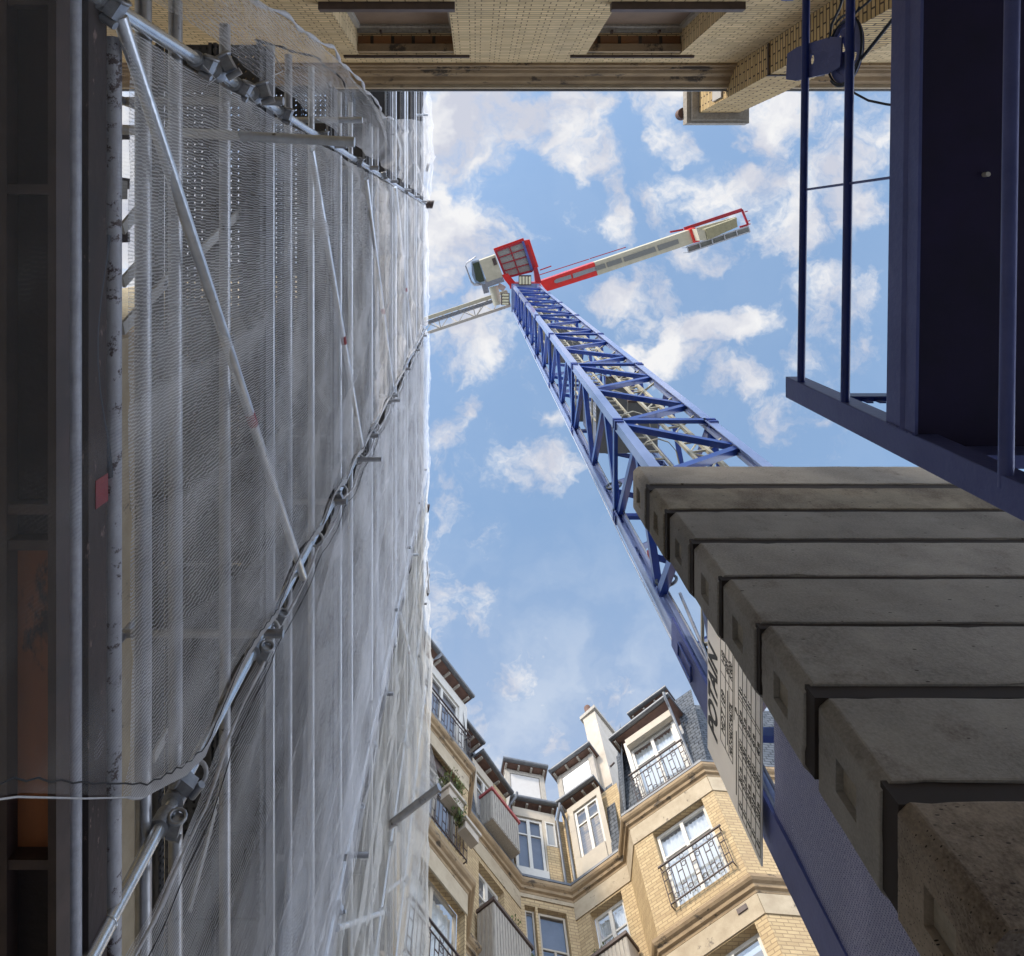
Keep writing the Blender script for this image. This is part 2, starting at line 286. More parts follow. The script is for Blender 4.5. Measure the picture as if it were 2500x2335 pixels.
def perfmat():
    m = mat('perforated_deck', (.13,.125,.13), (.09,.088,.09), 6, .6, .3); t = m.node_tree; p = t.nodes['Principled BSDF']; uvn = nd(t, 'ShaderNodeUVMap'); uvn.uv_map = 'uv'
    sn = nd(t, 'ShaderNodeVectorMath', operation='SCALE'); sn.inputs[3].default_value = 1/.042; t.links.new(uvn.outputs[0], sn.inputs[0]); fr = nd(t, 'ShaderNodeVectorMath', operation='FRACTION'); t.links.new(sn.outputs[0], fr.inputs[0])
    sb_ = nd(t, 'ShaderNodeVectorMath', operation='SUBTRACT'); sb_.inputs[1].default_value = (.5,.5,0); t.links.new(fr.outputs[0], sb_.inputs[0]); ln_ = nd(t, 'ShaderNodeVectorMath', operation='MULTIPLY'); ln_.inputs[1].default_value = (1,1,0); t.links.new(sb_.outputs[0], ln_.inputs[0])
    l2 = nd(t, 'ShaderNodeVectorMath', operation='LENGTH'); t.links.new(ln_.outputs[0], l2.inputs[0]); g_ = nd(t, 'ShaderNodeMath', operation='GREATER_THAN'); g_.inputs[1].default_value = .22; t.links.new(l2.outputs['Value'], g_.inputs[0])
    t.links.new(g_.outputs[0], p.inputs['Alpha']); return m
M_['deckp'] = perfmat(); M_['coup'] = mat('coupler_steel', (.26,.27,.29), (.42,.43,.46), 25, .4, .6)
M_['redband'] = mat('red_band', (.30,.012,.015), (.18,.01,.012), 9, .5, rust=(.03,.01,.01), rs=12, rt=.64)
M_['hem'] = mat('net_hem', (.62,.62,.64), (.45,.45,.48), 30, .9); M_['thread'] = mat('black_thread', (.02,.02,.025), None, 8, .8)
M_['net'] = netmat('net_white', (.86,.87,.91)); M_['net2'] = netmat('net_white_dense', (.82,.81,.78), .0125, .07, .34, .6); M_['net4'] = netmat('net_shade_faint', (.60,.60,.62), .0125, -.02, .07, .5); M_['net3'] = netmat('net_thin', (.86,.87,.91), .0125, .02, .20, .5); M_['tape'] = netmat('net_tape', (.66,.66,.68), .0125, .26, .34, .6)
M_['conc'] = mat('ballast_concrete', (.38,.36,.325), (.26,.245,.225), 1.8, .9, bump=.22, bscale=90, rust=(.12,.10,.085), rs=26, rt=.68, detail=8)
M_['conc2'] = mat('ballast_concrete_brown', (.37,.33,.28), (.18,.155,.13), 3.4, .9, bump=.4, bscale=70, rust=(.07,.05,.04), rs=22, rt=.625, detail=8)
M_['plate'] = mat('notch_plate', (.34,.30,.24), (.20,.18,.15), 20, .8, rust=(.08,.06,.05), rs=30, rt=.6); M_['shade_bearer'] = mat('bearer_shade_dark', (.03,.022,.02), None, 5, .9)
M_['signm'] = mat('sign_plate', (.80,.77,.73), (.72,.69,.66), 3, .45); M_['ink'] = mat('sign_ink', (.03,.03,.03), None, 5, .6); M_['inkr'] = mat('sign_red', (.5,.05,.04), None, 5, .6)
M_['ground'] = mat('ground', (.46,.465,.47), (.38,.385,.39), 2, .9, bump=.4)
M_['cable'] = mat('cable_rubber', (.02,.03,.05), None, 5, .5)
M_['lamp'] = mat('lamp_cover', (.70,.66,.45), (.62,.58,.40), 5, .4)
def concmat(name, c1, c2, stain, pitd=22, pitr=.16, smin=.56):
    m, t, p = newmat(name); p.inputs['Roughness'].default_value = .92; p.inputs['Specular IOR Level'].default_value = .2
    tcn = nd(t, 'ShaderNodeTexCoord'); L = t.links.new
    oi = nd(t, 'ShaderNodeObjectInfo'); cx_ = nd(t, 'ShaderNodeCombineXYZ'); L(oi.outputs['Random'], cx_.inputs[0]); sc_ = nd(t, 'ShaderNodeVectorMath', operation='SCALE'); sc_.inputs[3].default_value = 37; L(cx_.outputs[0], sc_.inputs[0])
    ad = nd(t, 'ShaderNodeVectorMath', operation='ADD'); L(tcn.outputs['Object'], ad.inputs[0]); L(sc_.outputs[0], ad.inputs[1])
    def noi(scale, det, rgh, st=None):
        n = nd(t, 'ShaderNodeTexNoise'); n.inputs['Scale'].default_value = scale; n.inputs['Detail'].default_value = det; n.inputs['Roughness'].default_value = rgh
        if st: mp = nd(t, 'ShaderNodeMapping'); mp.inputs['Scale'].default_value = st; L(ad.outputs[0], mp.inputs[0]); L(mp.outputs[0], n.inputs['Vector'])
        else: L(ad.outputs[0], n.inputs['Vector'])
        return n.outputs['Fac']
    def rng(x, a, b, lo=0, hi=1):
        r = nd(t, 'ShaderNodeMapRange'); r.inputs['From Min'].default_value = a; r.inputs['From Max'].default_value = b; r.inputs['To Min'].default_value = lo; r.inputs['To Max'].default_value = hi; L(x, r.inputs[0]); return r.outputs[0]
    def mixc(f, a, b, bl='MIX'):
        x = nd(t, 'ShaderNodeMix', data_type='RGBA', blend_type=bl); L(f, x.inputs[0])
        for i, q in ((6, a), (7, b)):
            if isinstance(q, tuple): x.inputs[i].default_value = (*q, 1)
            else: L(q, x.inputs[i])
        return x.outputs[2]
    col = mixc(rng(noi(2.2, 8, .6), .35, .65), c1, c2)
    col = mixc(rng(noi(9, 10, .75, (.35,1,1)), .5, .72, 0, .55), col, tuple(a*.55 for a in c1))          # drawn-out scuffs along the block
    col = mixc(rng(noi(3.1, 9, .7), smin, smin+.16, 0, .85), col, stain)
    col = mixc(rng(noi(70, 4, .6), .35, .65, 0, .35), col, tuple(min(1, a*1.35) for a in c1))              # sandy grain
    v = nd(t, 'ShaderNodeTexVoronoi'); v.inputs['Scale'].default_value = pitd; mpv = nd(t, 'ShaderNodeMapping'); mpv.inputs['Scale'].default_value = (.45,1,1.3); L(ad.outputs[0], mpv.inputs[0]); L(mpv.outputs[0], v.inputs['Vector'])
    pit = nd(t, 'ShaderNodeMath', operation='LESS_THAN'); L(v.outputs['Distance'], pit.inputs[0]); vm = nd(t, 'ShaderNodeMath', operation='MULTIPLY'); sepc = nd(t, 'ShaderNodeSeparateColor'); L(v.outputs['Color'], sepc.inputs[0]); L(sepc.outputs[0], vm.inputs[0]); vm.inputs[1].default_value = pitr*1.6
    sb2 = nd(t, 'ShaderNodeMath', operation='SUBTRACT'); L(vm.outputs[0], sb2.inputs[0]); sb2.inputs[1].default_value = pitr*.75; L(sb2.outputs[0], pit.inputs[1])
    col = mixc(pit.outputs[0], col, (.05,.043,.038))
    rb = nd(t, 'ShaderNodeVectorMath', operation='SCALE'); L(col, rb.inputs[0]); L(rng(oi.outputs['Random'], 0, 1, .82, 1.2), rb.inputs[3]); L(rb.outputs[0], p.inputs['Base Color'])
    h = nd(t, 'ShaderNodeMath', operation='SUBTRACT'); L(noi(60, 6, .7), h.inputs[0]); L(pit.outputs[0], h.inputs[1])
    b = nd(t, 'ShaderNodeBump'); b.inputs['Strength'].default_value = .45; b.inputs['Distance'].default_value = .006; L(h.outputs[0], b.inputs['Height']); L(b.outputs[0], p.inputs['Normal']); return m
M_['conc'] = concmat('ballast_concrete', (.315,.30,.28), (.20,.19,.18), (.13,.105,.095)); M_['conc1'] = concmat('ballast_concrete_stained', (.28,.25,.20), (.16,.145,.12), (.10,.075,.06), 22, .16, .46); M_['conc2'] = concmat('ballast_concrete_brown', (.40,.335,.27), (.21,.175,.145), (.09,.065,.05), 70, .34, .47)
# blue woven guard sheet
def weavemat():
    m, t, p = newmat('blue_woven_sheet'); uvn = nd(t, 'ShaderNodeUVMap'); uvn.uv_map = 'uv'
    mp = nd(t, 'ShaderNodeMapping'); mp.inputs['Rotation'].default_value = (0, 0, .35); t.links.new(uvn.outputs[0], mp.inputs[0])
    b = nd(t, 'ShaderNodeTexBrick'); b.inputs['Scale'].default_value = 1; b.inputs['Brick Width'].default_value = .03; b.inputs['Row Height'].default_value = .0125; b.inputs['Mortar Size'].default_value = .0025
    b.inputs['Color1'].default_value = (.46,.47,.64,1); b.inputs['Color2'].default_value = (.35,.36,.54,1); b.inputs['Mortar'].default_value = (.04,.045,.16,1)
    t.links.new(mp.outputs[0], b.inputs['Vector']); t.links.new(b.outputs[0], p.inputs['Base Color']); p.inputs['Roughness'].default_value = .5
    return m
M_['weave'] = weavemat()

# ---------------------------------------------------------------- ground
g = MB().quad((-150,-150,-1.6),(150,-150,-1.6),(150,150,-1.6),(-150,150,-1.6)).build('ground', M_['ground']); g['kind'] = 'structure'

# ---------------------------------------------------------------- facade tools
class Facet:      # vertical wall plane from a to b, seen from the side of n
    def __init__(s, a, b, inset=0.0):
        a = Vector((a[0],a[1])); b = Vector((b[0],b[1])); s.d = (b-a).normalized(); s.n = Vector((s.d.y,-s.d.x)); s.a = a-s.n*inset; s.b = b-s.n*inset; s.L = (b-a).length
    def p(s, x, z, o=0.0):
        q = s.a+s.d*x+s.n*o; return Vector((q.x, q.y, z))
    def sz(s, u, v, o=0.0):
        r = Vector(((u-CU)/F, (v-CV)/F)); Z = (s.a.dot(s.n)+o)/r.dot(s.n); q = r*Z; return ((q-s.a).dot(s.d), Z)
    def bx(s, mb, x0, x1, z0, z1, o0, o1):
        P = s.p; return mb.add([P(x0,z0,o0),P(x1,z0,o0),P(x1,z0,o1),P(x0,z0,o1),P(x0,z1,o0),P(x1,z1,o0),P(x1,z1,o1),P(x0,z1,o1)],
            [(0,1,2,3),(7,6,5,4),(4,5,1,0),(5,6,2,1),(6,7,3,2),(7,4,0,3)])
def wall_panel(mb, fc, x0, x1, z0, z1, openings=(), reveal=.18, rmb=None):
    xs = sorted({x0, x1, *[min(max(o[0],x0),x1) for o in openings], *[min(max(o[1],x0),x1) for o in openings]})
    zs = sorted({z0, z1, *[o[2] for o in openings if z0 < o[2] < z1], *[o[3] for o in openings if z0 < o[3] < z1]})
    for i in range(len(xs)-1):
        for j in range(len(zs)-1):
            cx, cz = (xs[i]+xs[i+1])/2, (zs[j]+zs[j+1])/2
            if any(o[0] < cx < o[1] and o[2] < cz < o[3] for o in openings): continue
            mb.quad(fc.p(xs[i],zs[j]), fc.p(xs[i+1],zs[j]), fc.p(xs[i+1],zs[j+1]), fc.p(xs[i],zs[j+1]))
    for (a, b, c, d) in openings:
        r = rmb or mb
        r.quad(fc.p(a,c), fc.p(a,d), fc.p(a,d,-reveal), fc.p(a,c,-reveal)); r.quad(fc.p(b,c,-reveal), fc.p(b,d,-reveal), fc.p(b,d), fc.p(b,c))
        r.quad(fc.p(a,d), fc.p(b,d), fc.p(b,d,-reveal), fc.p(a,d,-reveal)); r.quad(fc.p(a,c,-reveal), fc.p(b,c,-reveal), fc.p(b,c), fc.p(a,c))
def window(parent, fc, x0, x1, z0, z1, o, leaves=2, transom=.68, fw=.07, fm='white', back='curtain', glass='glass', mw=.09):
    f = MB(); fc.bx(f,x0,x1,z1-fw,z1,o-.05,o); fc.bx(f,x0,x1,z0,z0+fw,o-.05,o); fc.bx(f,x0,x0+fw,z0+fw,z1-fw,o-.05,o-.001); fc.bx(f,x1-fw,x1,z0+fw,z1-fw,o-.05,o-.001)
    w = (x1-x0-2*fw)/leaves
    for k in range(1, leaves): c = x0+fw+w*k; fc.bx(f,c-mw/2,c+mw/2,z0+fw,z1-fw,o-.05,o+.012)
    if transom:
        zt = z0+(z1-z0)*transom
        for k in range(leaves):
            a = x0+fw+w*k+(mw/2 if k else 0); b = x0+fw+w*(k+1)-(mw/2 if k < leaves-1 else 0); fc.bx(f,a,b,zt-.02,zt+.02,o-.045,o-.006)
    win = f.build('window', M_[fm], parent)
    MB().quad(fc.p(x0+fw*.5,z0+fw*.5,o-.028), fc.p(x1-fw*.5,z0+fw*.5,o-.028), fc.p(x1-fw*.5,z1-fw*.5,o-.028), fc.p(x0+fw*.5,z1-fw*.5,o-.028)).build('pane', M_[glass], win)
    c = MB()
    if back == 'curtain':
        n = 40; vs = []; fs = []
        for i in range(n+1):
            x = x0+fw*.6+(x1-x0-fw*1.2)*i/n; oo = o-.14+.022*math.sin(i*1.9)+.012*math.sin(i*.83+1)
            vs += [fc.p(x,z0+.05,oo), fc.p(x,z1-.05,oo)]
        for i in range(n): fs.append((2*i,2*i+2,2*i+3,2*i+1))
        c.add(vs, fs, True); c.build('curtain', M_['curtain'], win)
    else:
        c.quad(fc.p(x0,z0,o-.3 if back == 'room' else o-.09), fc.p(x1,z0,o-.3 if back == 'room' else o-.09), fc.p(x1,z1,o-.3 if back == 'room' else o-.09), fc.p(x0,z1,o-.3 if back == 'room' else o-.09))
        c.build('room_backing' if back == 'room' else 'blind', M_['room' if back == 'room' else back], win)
    return win
def sweep(mb, pts, prof, close_ends=True):   # profile: (outward offset, z) along a plan polyline, mitred
    pts = [Vector(p) for p in pts]; segs = [(pts[i+1]-pts[i]).normalized() for i in range(len(pts)-1)]; nn = [Vector((d.y,-d.x)) for d in segs]
    rings = []
    for i, p in enumerate(pts):
        if i == 0: m = nn[0]; k = 1
        elif i == len(pts)-1: m = nn[-1]; k = 1
        else:
            m = (nn[i-1]+nn[i]).normalized(); k = 1/max(.35, m.dot(nn[i]))
        rings.append([Vector((p.x+m.x*k*o, p.y+m.y*k*o, z)) for o, z in prof])
    n = len(prof); vs = sum(rings, []); fs = []
    for i in range(len(pts)-1):
        for k in range(n-1): fs.append((i*n+k, (i+1)*n+k, (i+1)*n+k+1, i*n+k+1))
    mb.add(vs, fs)
    if close_ends: mb.add(rings[0], [tuple(range(n))]); mb.add(rings[-1], [tuple(reversed(range(n)))])
    return mb
def railing(parent, fc, x0, x1, z0, h, o, style=0):
    r = MB(); r.beam(fc.p(x0-.05,z0+h,o), fc.p(x1+.05,z0+h,o), .035, .03); r.beam(fc.p(x0,z0+.06,o), fc.p(x1,z0+.06,o), .025, .02); r.beam(fc.p(x0,z0+h-.16,o), fc.p(x1,z0+h-.16,o), .02, .018)
    n = max(4, int((x1-x0)/.115)); st = (x1-x0)/n
    for i in range(n+1): x = x0+st*i; r.beam(fc.p(x,z0,o), fc.p(x,z0+(h if i in (0, n) else h-.16),o), .016, .016)
    for i in range(n):
        c = x0+st*(i+.5)
        if i % 3 == 1:
            r.ring(fc.p(c,z0+h-.08,o), (fc.n.x,fc.n.y,0), .055, .007, 12, 5)
            for zc in (z0+h-.26, z0+.16): r.ring(fc.p(c,zc,o), (fc.n.x,fc.n.y,0), .052, .007, 12, 5)
        elif i % 3 == 0: r.beam(fc.p(c-st/2,z0+h*.30,o), fc.p(c+st/2,z0+h*.30,o), .014, .014); r.beam(fc.p(c-st/2,z0+h*.62,o), fc.p(c+st/2,z0+h*.62,o), .014, .014)
    for x in (x0, x1):
        r.beam(fc.p(x,z0+h,o), fc.p(x,z0+h,o-.2), .02, .02); r.beam(fc.p(x,z0+.06,o), fc.p(x,z0+.06,o-.2), .02, .02)
    return r.build('railing', M_['iron'], parent)
def foliage(name, label, pts, n, size, mats=('leaf',), group=None, stems=True):
    base = Vector(pts[0][0]); t = thing(name, label, 'plant', tuple(base), group)
    for k, mn in enumerate(mats):
        mb = MB()
        for i in range(n//len(mats)):
            c, rr = random.choice(pts); c = Vector(c); d = Vector((random.gauss(0,1), random.gauss(0,1), random.gauss(0,1))).normalized()*rr*random.random()**.5
            p = c+d; a = Vector((random.gauss(0,1), random.gauss(0,1), random.gauss(0,.6))).normalized(); b = a.orthogonal().normalized(); s_ = size*random.uniform(.5,1.3)
            mb.add([p-a*s_, p+b*s_*.45, p+a*s_, p-b*s_*.45], [(0,1,2,3)])
        mb.build('foliage', M_[mn], t)
    if stems:
        mb = MB()
        for c, rr in pts[1:]: mb.path([base-Vector((0,0,.1)), (base+Vector(c))/2+Vector((.03,.02,0)), Vector(c)], .008, 5)
        mb.build('stem', M_['iron'], t)
    return t

# ---------------------------------------------------------------- building overhead (top of the photograph)
tb = thing('brick_building', 'pale yellow brick building with two shuttered windows below a dark moulded cornice', 'building', (2,-2.4,-1.6))
fy = Facet((8.5,-2.12), (-5.3,-2.12))     # looks towards +Y ; x runs from X=8.5 to X=-2.3
fx = lambda X: 8.5-X
ops = [(fx(-.245), fx(-1.365), 6.59, 8.40), (fx(2.395), fx(1.30), 6.59, 8.40), (fx(6.2), fx(5.1), 6.59, 8.40)]
w = MB(); rv = MB(); wall_panel(w, fy, 0, 13.8, -1.6, 8.84, ops, .33, w); w.build('wall', M_['brick_top'], tb)
for (a, b, c, d) in ops:
    m = MB(); fy.bx(m, a-.18, b+.18, 8.42, 8.46, 0.0, .03); m.build('lintel_strip', M_['dkbrown'], tb)
    m = MB(); fy.bx(m, a-.06, b+.06, 6.50, 6.585, -.30, .07); m.build('sill', M_['dkbrown'], tb)
    m = MB(); fy.bx(m, a+.002, b-.002, 8.30, 8.385, -.10, -.012); m.build('soffit_bar', M_['cornice'], tb)
    m = MB(); fy.bx(m, a+.002, b-.002, 8.34, 8.392, -.20, -.105); m.build('soffit_bricks', M_['brick_brn'], tb)
    f = MB(); fy.bx(f,a,b,8.28,8.36,-.33,-.24); fy.bx(f,a+.003,b-.003,8.2,8.275,-.33,-.27); fy.bx(f,a,a+.05,6.6,8.2,-.33,-.25); fy.bx(f,b-.05,b,6.6,8.2,-.33,-.25)
    wi = f.build('window', M_['weath'], tb)
    m = MB(); fy.bx(m,a+.05,b-.05,6.6,8.2,-.33,-.30); m.build('shutter', M_['shut'], wi)
    m = MB()
    for k in (.25,.75): fy.bx(m,a+(b-a)*k-.012,a+(b-a)*k+.012,8.22,8.30,-.24,-.215)
    m.build('hinge', M_['iron'], wi)
m = MB(); prof = [(0,8.80),(.035,8.80),(.035,8.86),(.06,8.87),(.06,8.92),(.10,8.94),(.12,8.99),(.12,9.02),(.17,9.04),(.205,9.10),(.205,9.16),(0,9.20)]
sweep(m, [(8.5,-2.12),(-5.3,-2.12)], prof); m.build('cornice', M_['cornice'], tb)
m = MB(); sweep(m, [(8.5,-2.12),(-5.3,-2.12)], [(.207,9.10),(.245,9.10),(.25,9.17),(.207,9.17)]); m.build('fillet', M_['stone'], tb)
m = MB(); sweep(m, [(8.5,-2.12),(-5.3,-2.12)], [(.20,9.175),(.27,9.175),(.27,9.22),(.0,9.24)]); m.build('gutter', M_['zinc'], tb)
m = MB(); m.box(-5.3,8.5,-6,-2.12,9.22,9.3); m.build('roof', M_['zinc'], tb)
m = MB(); m.box(3.22,3.80,-2.117,-1.76,-1.6,9.3); m.box(3.22,3.80,-2.9,-1.762,9.3,10.30); ch = m.build('chimney', M_['brick_chim'], tb)
m = MB(); m.box(3.12,3.90,-3.0,-1.66,10.303,10.36); m.box(3.06,3.96,-3.06,-1.62,10.36,10.55); m.build('chimney_cap', M_['weath'], ch)
m = MB(); m.box(3.21,3.222,-1.765,-1.755,7.82,7.9); m.box(3.205,3.219,-2.10,-1.75,7.83,7.87); m.box(3.205,3.82,-1.758,-1.745,7.83,7.87); m.build('strap', M_['iron'], ch)
m = MB(); m.tube((3.075,-1.80,10.56),(3.075,-1.80,10.72),.085,20); m.build('chimney_pot', M_['soffit'], ch)
m = MB(); m.box(3.195,3.217,-2.35,-1.80,9.32,9.66); m.build('flashing', M_['blind'], ch)

# ---------------------------------------------------------------- courtyard building (bottom of the photograph)
ap = thing('apartment_building', 'yellow brick courtyard apartment house with cornices, slate attic and dormers', 'building', (2,14,-1.6))
PL = [(-2.5,9.85),(.02,13.04),(-.10,14.08),(1.17,15.69),(2.34,15.94),(3.50,15.09),(3.57,14.25),(5.54,12.88),(9.5,13.2)]
INS = .18
def offset_poly(pts, o):
    pts = [Vector(p) for p in pts]; segs = [(pts[i+1]-pts[i]).normalized() for i in range(len(pts)-1)]; nn = [Vector((d.y,-d.x)) for d in segs]; r = []
    for i, p in enumerate(pts):
        if i == 0: m_, k = nn[0], 1
        elif i == len(pts)-1: m_, k = nn[-1], 1
        else: m_ = (nn[i-1]+nn[i]).normalized(); k = 1/max(.35, m_.dot(nn[i]))
        r.append(p+m_*k*o)
    return r
WP = offset_poly(PL, -INS)
FA,FB,FC,FD,FE,FG0,FG,FH = [Facet(WP[i], WP[i+1]) for i in range(8)]
opn = {id(FA): [(2.35,3.80,14.92,16.95),(2.35,3.95,11.7,13.9)], id(FB): [], id(FC): [(.60,1.55,15.0,16.75),(.6,1.55,12.0,13.8)], id(FD): [(.42,1.12,14.75,17.0),(.10,.36,15.6,17.0)],
       id(FE): [(.38,1.28,15.0,16.82),(.38,1.28,12.0,13.8)], id(FG0): [], id(FG): [(.52,1.92,14.95,16.86),(.60,1.98,11.9,13.78)], id(FH): [(1.2,2.5,14.95,16.8),(1.2,2.5,11.9,13.78)]}
wl_ = MB(); lin = MB()
for f in (FA,FB,FC,FD,FE,FG0,FG,FH):
    wall_panel(wl_, f, 0, f.L, -1.6, 17.35, opn[id(f)], .20)
wl_.build('wall', M_['brick_yel'], ap)
CORN = [(0,0),(.03,0),(.04,.05),(.09,.07),(.10,.13),(.15,.16),(.18,.20),(.18,.27),(.0,.33)]
for z in (17.28, 14.22, 11.2):
    sweep(MB(), WP, [(o, z+dz) for o, dz in CORN]).build('cornice', M_['cornice'], ap)
    def hi(a): return a
    b = MB()
    for f in (FA,FB,FC,FD,FE,FG0,FG,FH):
        f.bx(b, 0, f.L, z-.42 if z != 17.28 else 16.86, z-.003, -.01, .025) if f not in (FD,) else f.bx(b, 0, f.L, z-.1, z-.003, -.01, .025)
    b.build('stone_band', M_['stone'], ap)
sweep(MB(), WP, [(.0,17.615),(.155,17.60),(.155,17.66),(.0,17.68)]).build('gutter', M_['zinc'], ap)
core = offset_poly(PL, -INS-.30); m = MB()
for i in (2,3,4): a_, b_ = core[i], core[i+1]; m.quad((a_.x,a_.y,17.5),(b_.x,b_.y,17.5),(b_.x,b_.y,20.1),(a_.x,a_.y,20.1))
m.build('attic_wall', M_['brick_yel'], ap)
# storey windows
window(ap, FG, .54, 1.90, 14.98, 16.84, -.13); railing(ap, FG, .50, 2.08, 14.90, .95, .12)
window(ap, FG, .63, 1.95, 11.93, 13.75, -.17, back='room', glass='glass')
window(ap, FE, .41, 1.25, 15.03, 16.79, -.16)
window(ap, FC, .63, 1.52, 15.03, 16.72, -.16, back='room')
window(ap, FD, .44, 1.10, 14.78, 16.97, -.10, leaves=1, transom=.62, fm='cream', back='greyblue', glass='glassd', fw=.05)
window(ap, FD, .12, .34, 15.62, 16.97, -.10, leaves=1, transom=0, fm='cream', back='greyblue', glass='glassd', fw=.035)
m = MB(); FD.bx(m, .75, .80, 14.8, 16.1, -.13, -.095); m.build('mullion', M_['cream'], ap)
window(ap, FA, 2.38, 3.77, 14.95, 16.6, -.19, back='greyblue', fm='weath'); railing(ap, FA, 2.30, 3.86, 14.75, .95, .10)
window(ap, FA, 2.38, 3.92, 11.73, 13.87, -.19, fm='cream'); railing(ap, FA, 2.30, 3.95, 11.7, 1.0, .10)
m = MB(); FA.bx(m, 2.36, 3.79, 16.62, 16.93, -.20, -.12); m.build('lintel_panel', M_['dkbrown'], ap)
window(ap, FH, 1.23, 2.47, 14.98, 16.77, -.17)
# attic storey
def attic(f, x0, x1, wx0, wx1, wz0, wz1, o, matn, **k):
    mb = MB(); wall_panel(mb, f2(f, o), x0, x1, 17.62, 20.06, [(wx0,wx1,wz0,wz1)], .10); mb.build('dormer_front', M_[matn], ap)
    return window(ap, f, wx0+.005, wx1-.005, wz0+.005, wz1-.005, o-.05, **k)
def f2(f, o):
    g_ = Facet((0,0),(1,0)); g_.a = f.a+f.n*o; g_.d = f.d; g_.n = f.n; g_.L = f.L; return g_
attic(FA, 0, 4.05, 2.3, 3.72, 17.95, 19.7, -.12, 'white', back='greyblue'); railing(ap, FA, 2.1, 3.95, 17.68, .95, .08)
attic(FC, .50, 2.0, .68, 1.42, 18.3, 19.75, -.12, 'cream', back='room')
attic(FD, 0, 1.2, .02, .82, 18.15, 19.78, -.12, 'cream', back='greyblue', glass='glassd', fm='white')
attic(FE, .18, 1.30, .36, 1.16, 18.35, 19.86, -.06, 'cream', fm='white', back='room')
attic(FG, .40, 2.05, .52, 1.88, 17.85, 19.75, -.14, 'white'); railing(ap, FG, .42, 2.0, 17.68, .95, .10)
m = MB(); FG.bx(m, .52, 2.04, 19.70, 19.93, -.12, .02); m.build('blind_box', M_['cream'], ap)
m = MB(); FE.bx(m, .38, 1.14, 17.75, 18.33, -.055, -.02); m.build('apron', M_['cream'], ap)
m = MB(); FD.bx(m, .0, .84, 17.7, 18.13, -.115, -.07); m.build('apron', M_['white'], ap)
window(ap, FD, .88, 1.16, 18.95, 19.72, -.09, leaves=1, transom=0, back='blind', fw=.035)
m = MB(); FD.bx(m, .86, 1.19, 17.7, 18.93, -.115, -.09); m.build('brick_infill', M_['brick_yel'], ap)
for f, x0, x1 in ((FC,1.44,2.0),(FE,-.02,.17)):
    m = MB(); f.bx(m, x0, x1, 17.66, 20.04, -.2, -.10); m.build('brick_infill', M_['brick_yel'], ap)
def slate(f, x0, x1, z0, z1, o0, o1, xt0=None, xt1=None):
    xt0 = x0 if xt0 is None else xt0; xt1 = x1 if xt1 is None else xt1
    m_ = MB().quad(f.p(x0,z0,o0), f.p(x1,z0,o0), f.p(xt1,z1,o1), f.p(xt0,z1,o1)); return m_.build('slate_roof', M_['slate'], ap)
slate(FG, -.05, .47, 17.64, 20.4, .04, -.55); slate(FG, 2.08, 2.42, 17.64, 21.2, .04, -.75, 2.08, 2.7); slate(FE, 1.28, 1.55, 17.64, 20.4, .04, -.45)
slate(FC, -.1, .52, 17.64, 20.1, .04, -.25); slate(FH, 0, 4.0, 17.64, 21.2, .04, -.75, .35, 4.0); slate(FG0, -.1, .95, 17.64, 21.0, .03, -.5); slate(FB, 0, 1.1, 17.64, 20.1, .04, -.2)
def eave(pts, z, back, zr=.14, raft=.42, th=.09, name='dormer_roof', side=None):
    pts = [Vector(p) for p in pts]; f = Facet(pts[0], pts[1])
    m_ = MB(); f.bx(m_, 0, f.L, z+.02, z+th, -back, 0); r_ = m_.build(name, M_['zinc'], ap)
    m_ = MB(); f.bx(m_, .03, f.L-.03, z, z+.018, -back+.02, -.05); m_.build('soffit', M_['soffit'], r_)
    m_ = MB(); n = int(f.L/raft); 
    for i in range(n+1):
        x = .12+(f.L-.24)*i/max(1,n); f.bx(m_, x-.03, x+.03, z-.06, z-.002, -.42, -.06)
    m_.build('rafter_ends', M_['weath'], r_)
    m_ = MB(); m_.tube(f.p(0,z+.05,.03), f.p(f.L,z+.05,.03), .05, 10); m_.build('gutter', M_['zinc'], r_)
    return r_
ZE = 20.2; k = ZE/F
def pz(u, v, Z): return ((u-CU)*Z/F, (v-CV)*Z/F)
eave([(-2.6,9.75), pz(1155,1706,ZE)], ZE, 1.6); eave([pz(1126,1750,20.4), pz(1181,1820,20.4)], 20.4, .8, raft=.3); eave([pz(1176,1836,ZE), pz(1250,1941,ZE)], ZE, 1.1)
eave([pz(1246,1947,ZE), pz(1361,1969,ZE)], ZE-.012, 1.0); eave([pz(1358,1968,ZE), pz(1452,1901,ZE)], ZE+.012, .5); eave([pz(1489,1811,ZE), pz(1635,1699,ZE)], ZE, .85, raft=2.4)
# upper dormers behind the eaves
def upper(pa, pb, Z, zlow, inset, back, blindmat, wall='cream'):
    a = pz(*pa, Z); b = pz(*pb, Z); eave([a, b], Z, back, name='dormer_roof')
    f = Facet(a, b, .28); L = f.L
    m_ = MB(); f.bx(m_, .12, L-.12, zlow, Z-.003, -back+.4, 0); d_ = m_.build('dormer', M_[wall], ap)
    m_ = MB(); f.bx(m_, .12+inset, L-.12-inset, zlow+.1, Z-.18, .001, .03); m_.build('blind', M_[blindmat], d_)
    m_ = MB(); f.bx(m_, .10, .10+inset, zlow, Z-.01, .002, .05); f.bx(m_, L-.10-inset, L-.10, zlow, Z-.01, .002, .05); f.bx(m_, .1+inset, L-.1-inset, Z-.17, Z-.02, .002, .045); m_.build('dormer_frame', M_['weath'], d_)
upper((1228,1856),(1338,1877),23.0,20.6,.16,1.2,'blind'); upper((1342,1889),(1441,1817),23.0,20.6,.18,1.2,'curtain'); upper((1534,1749),(1628,1681),22.4,20.3,.15,.9,'room','slate')
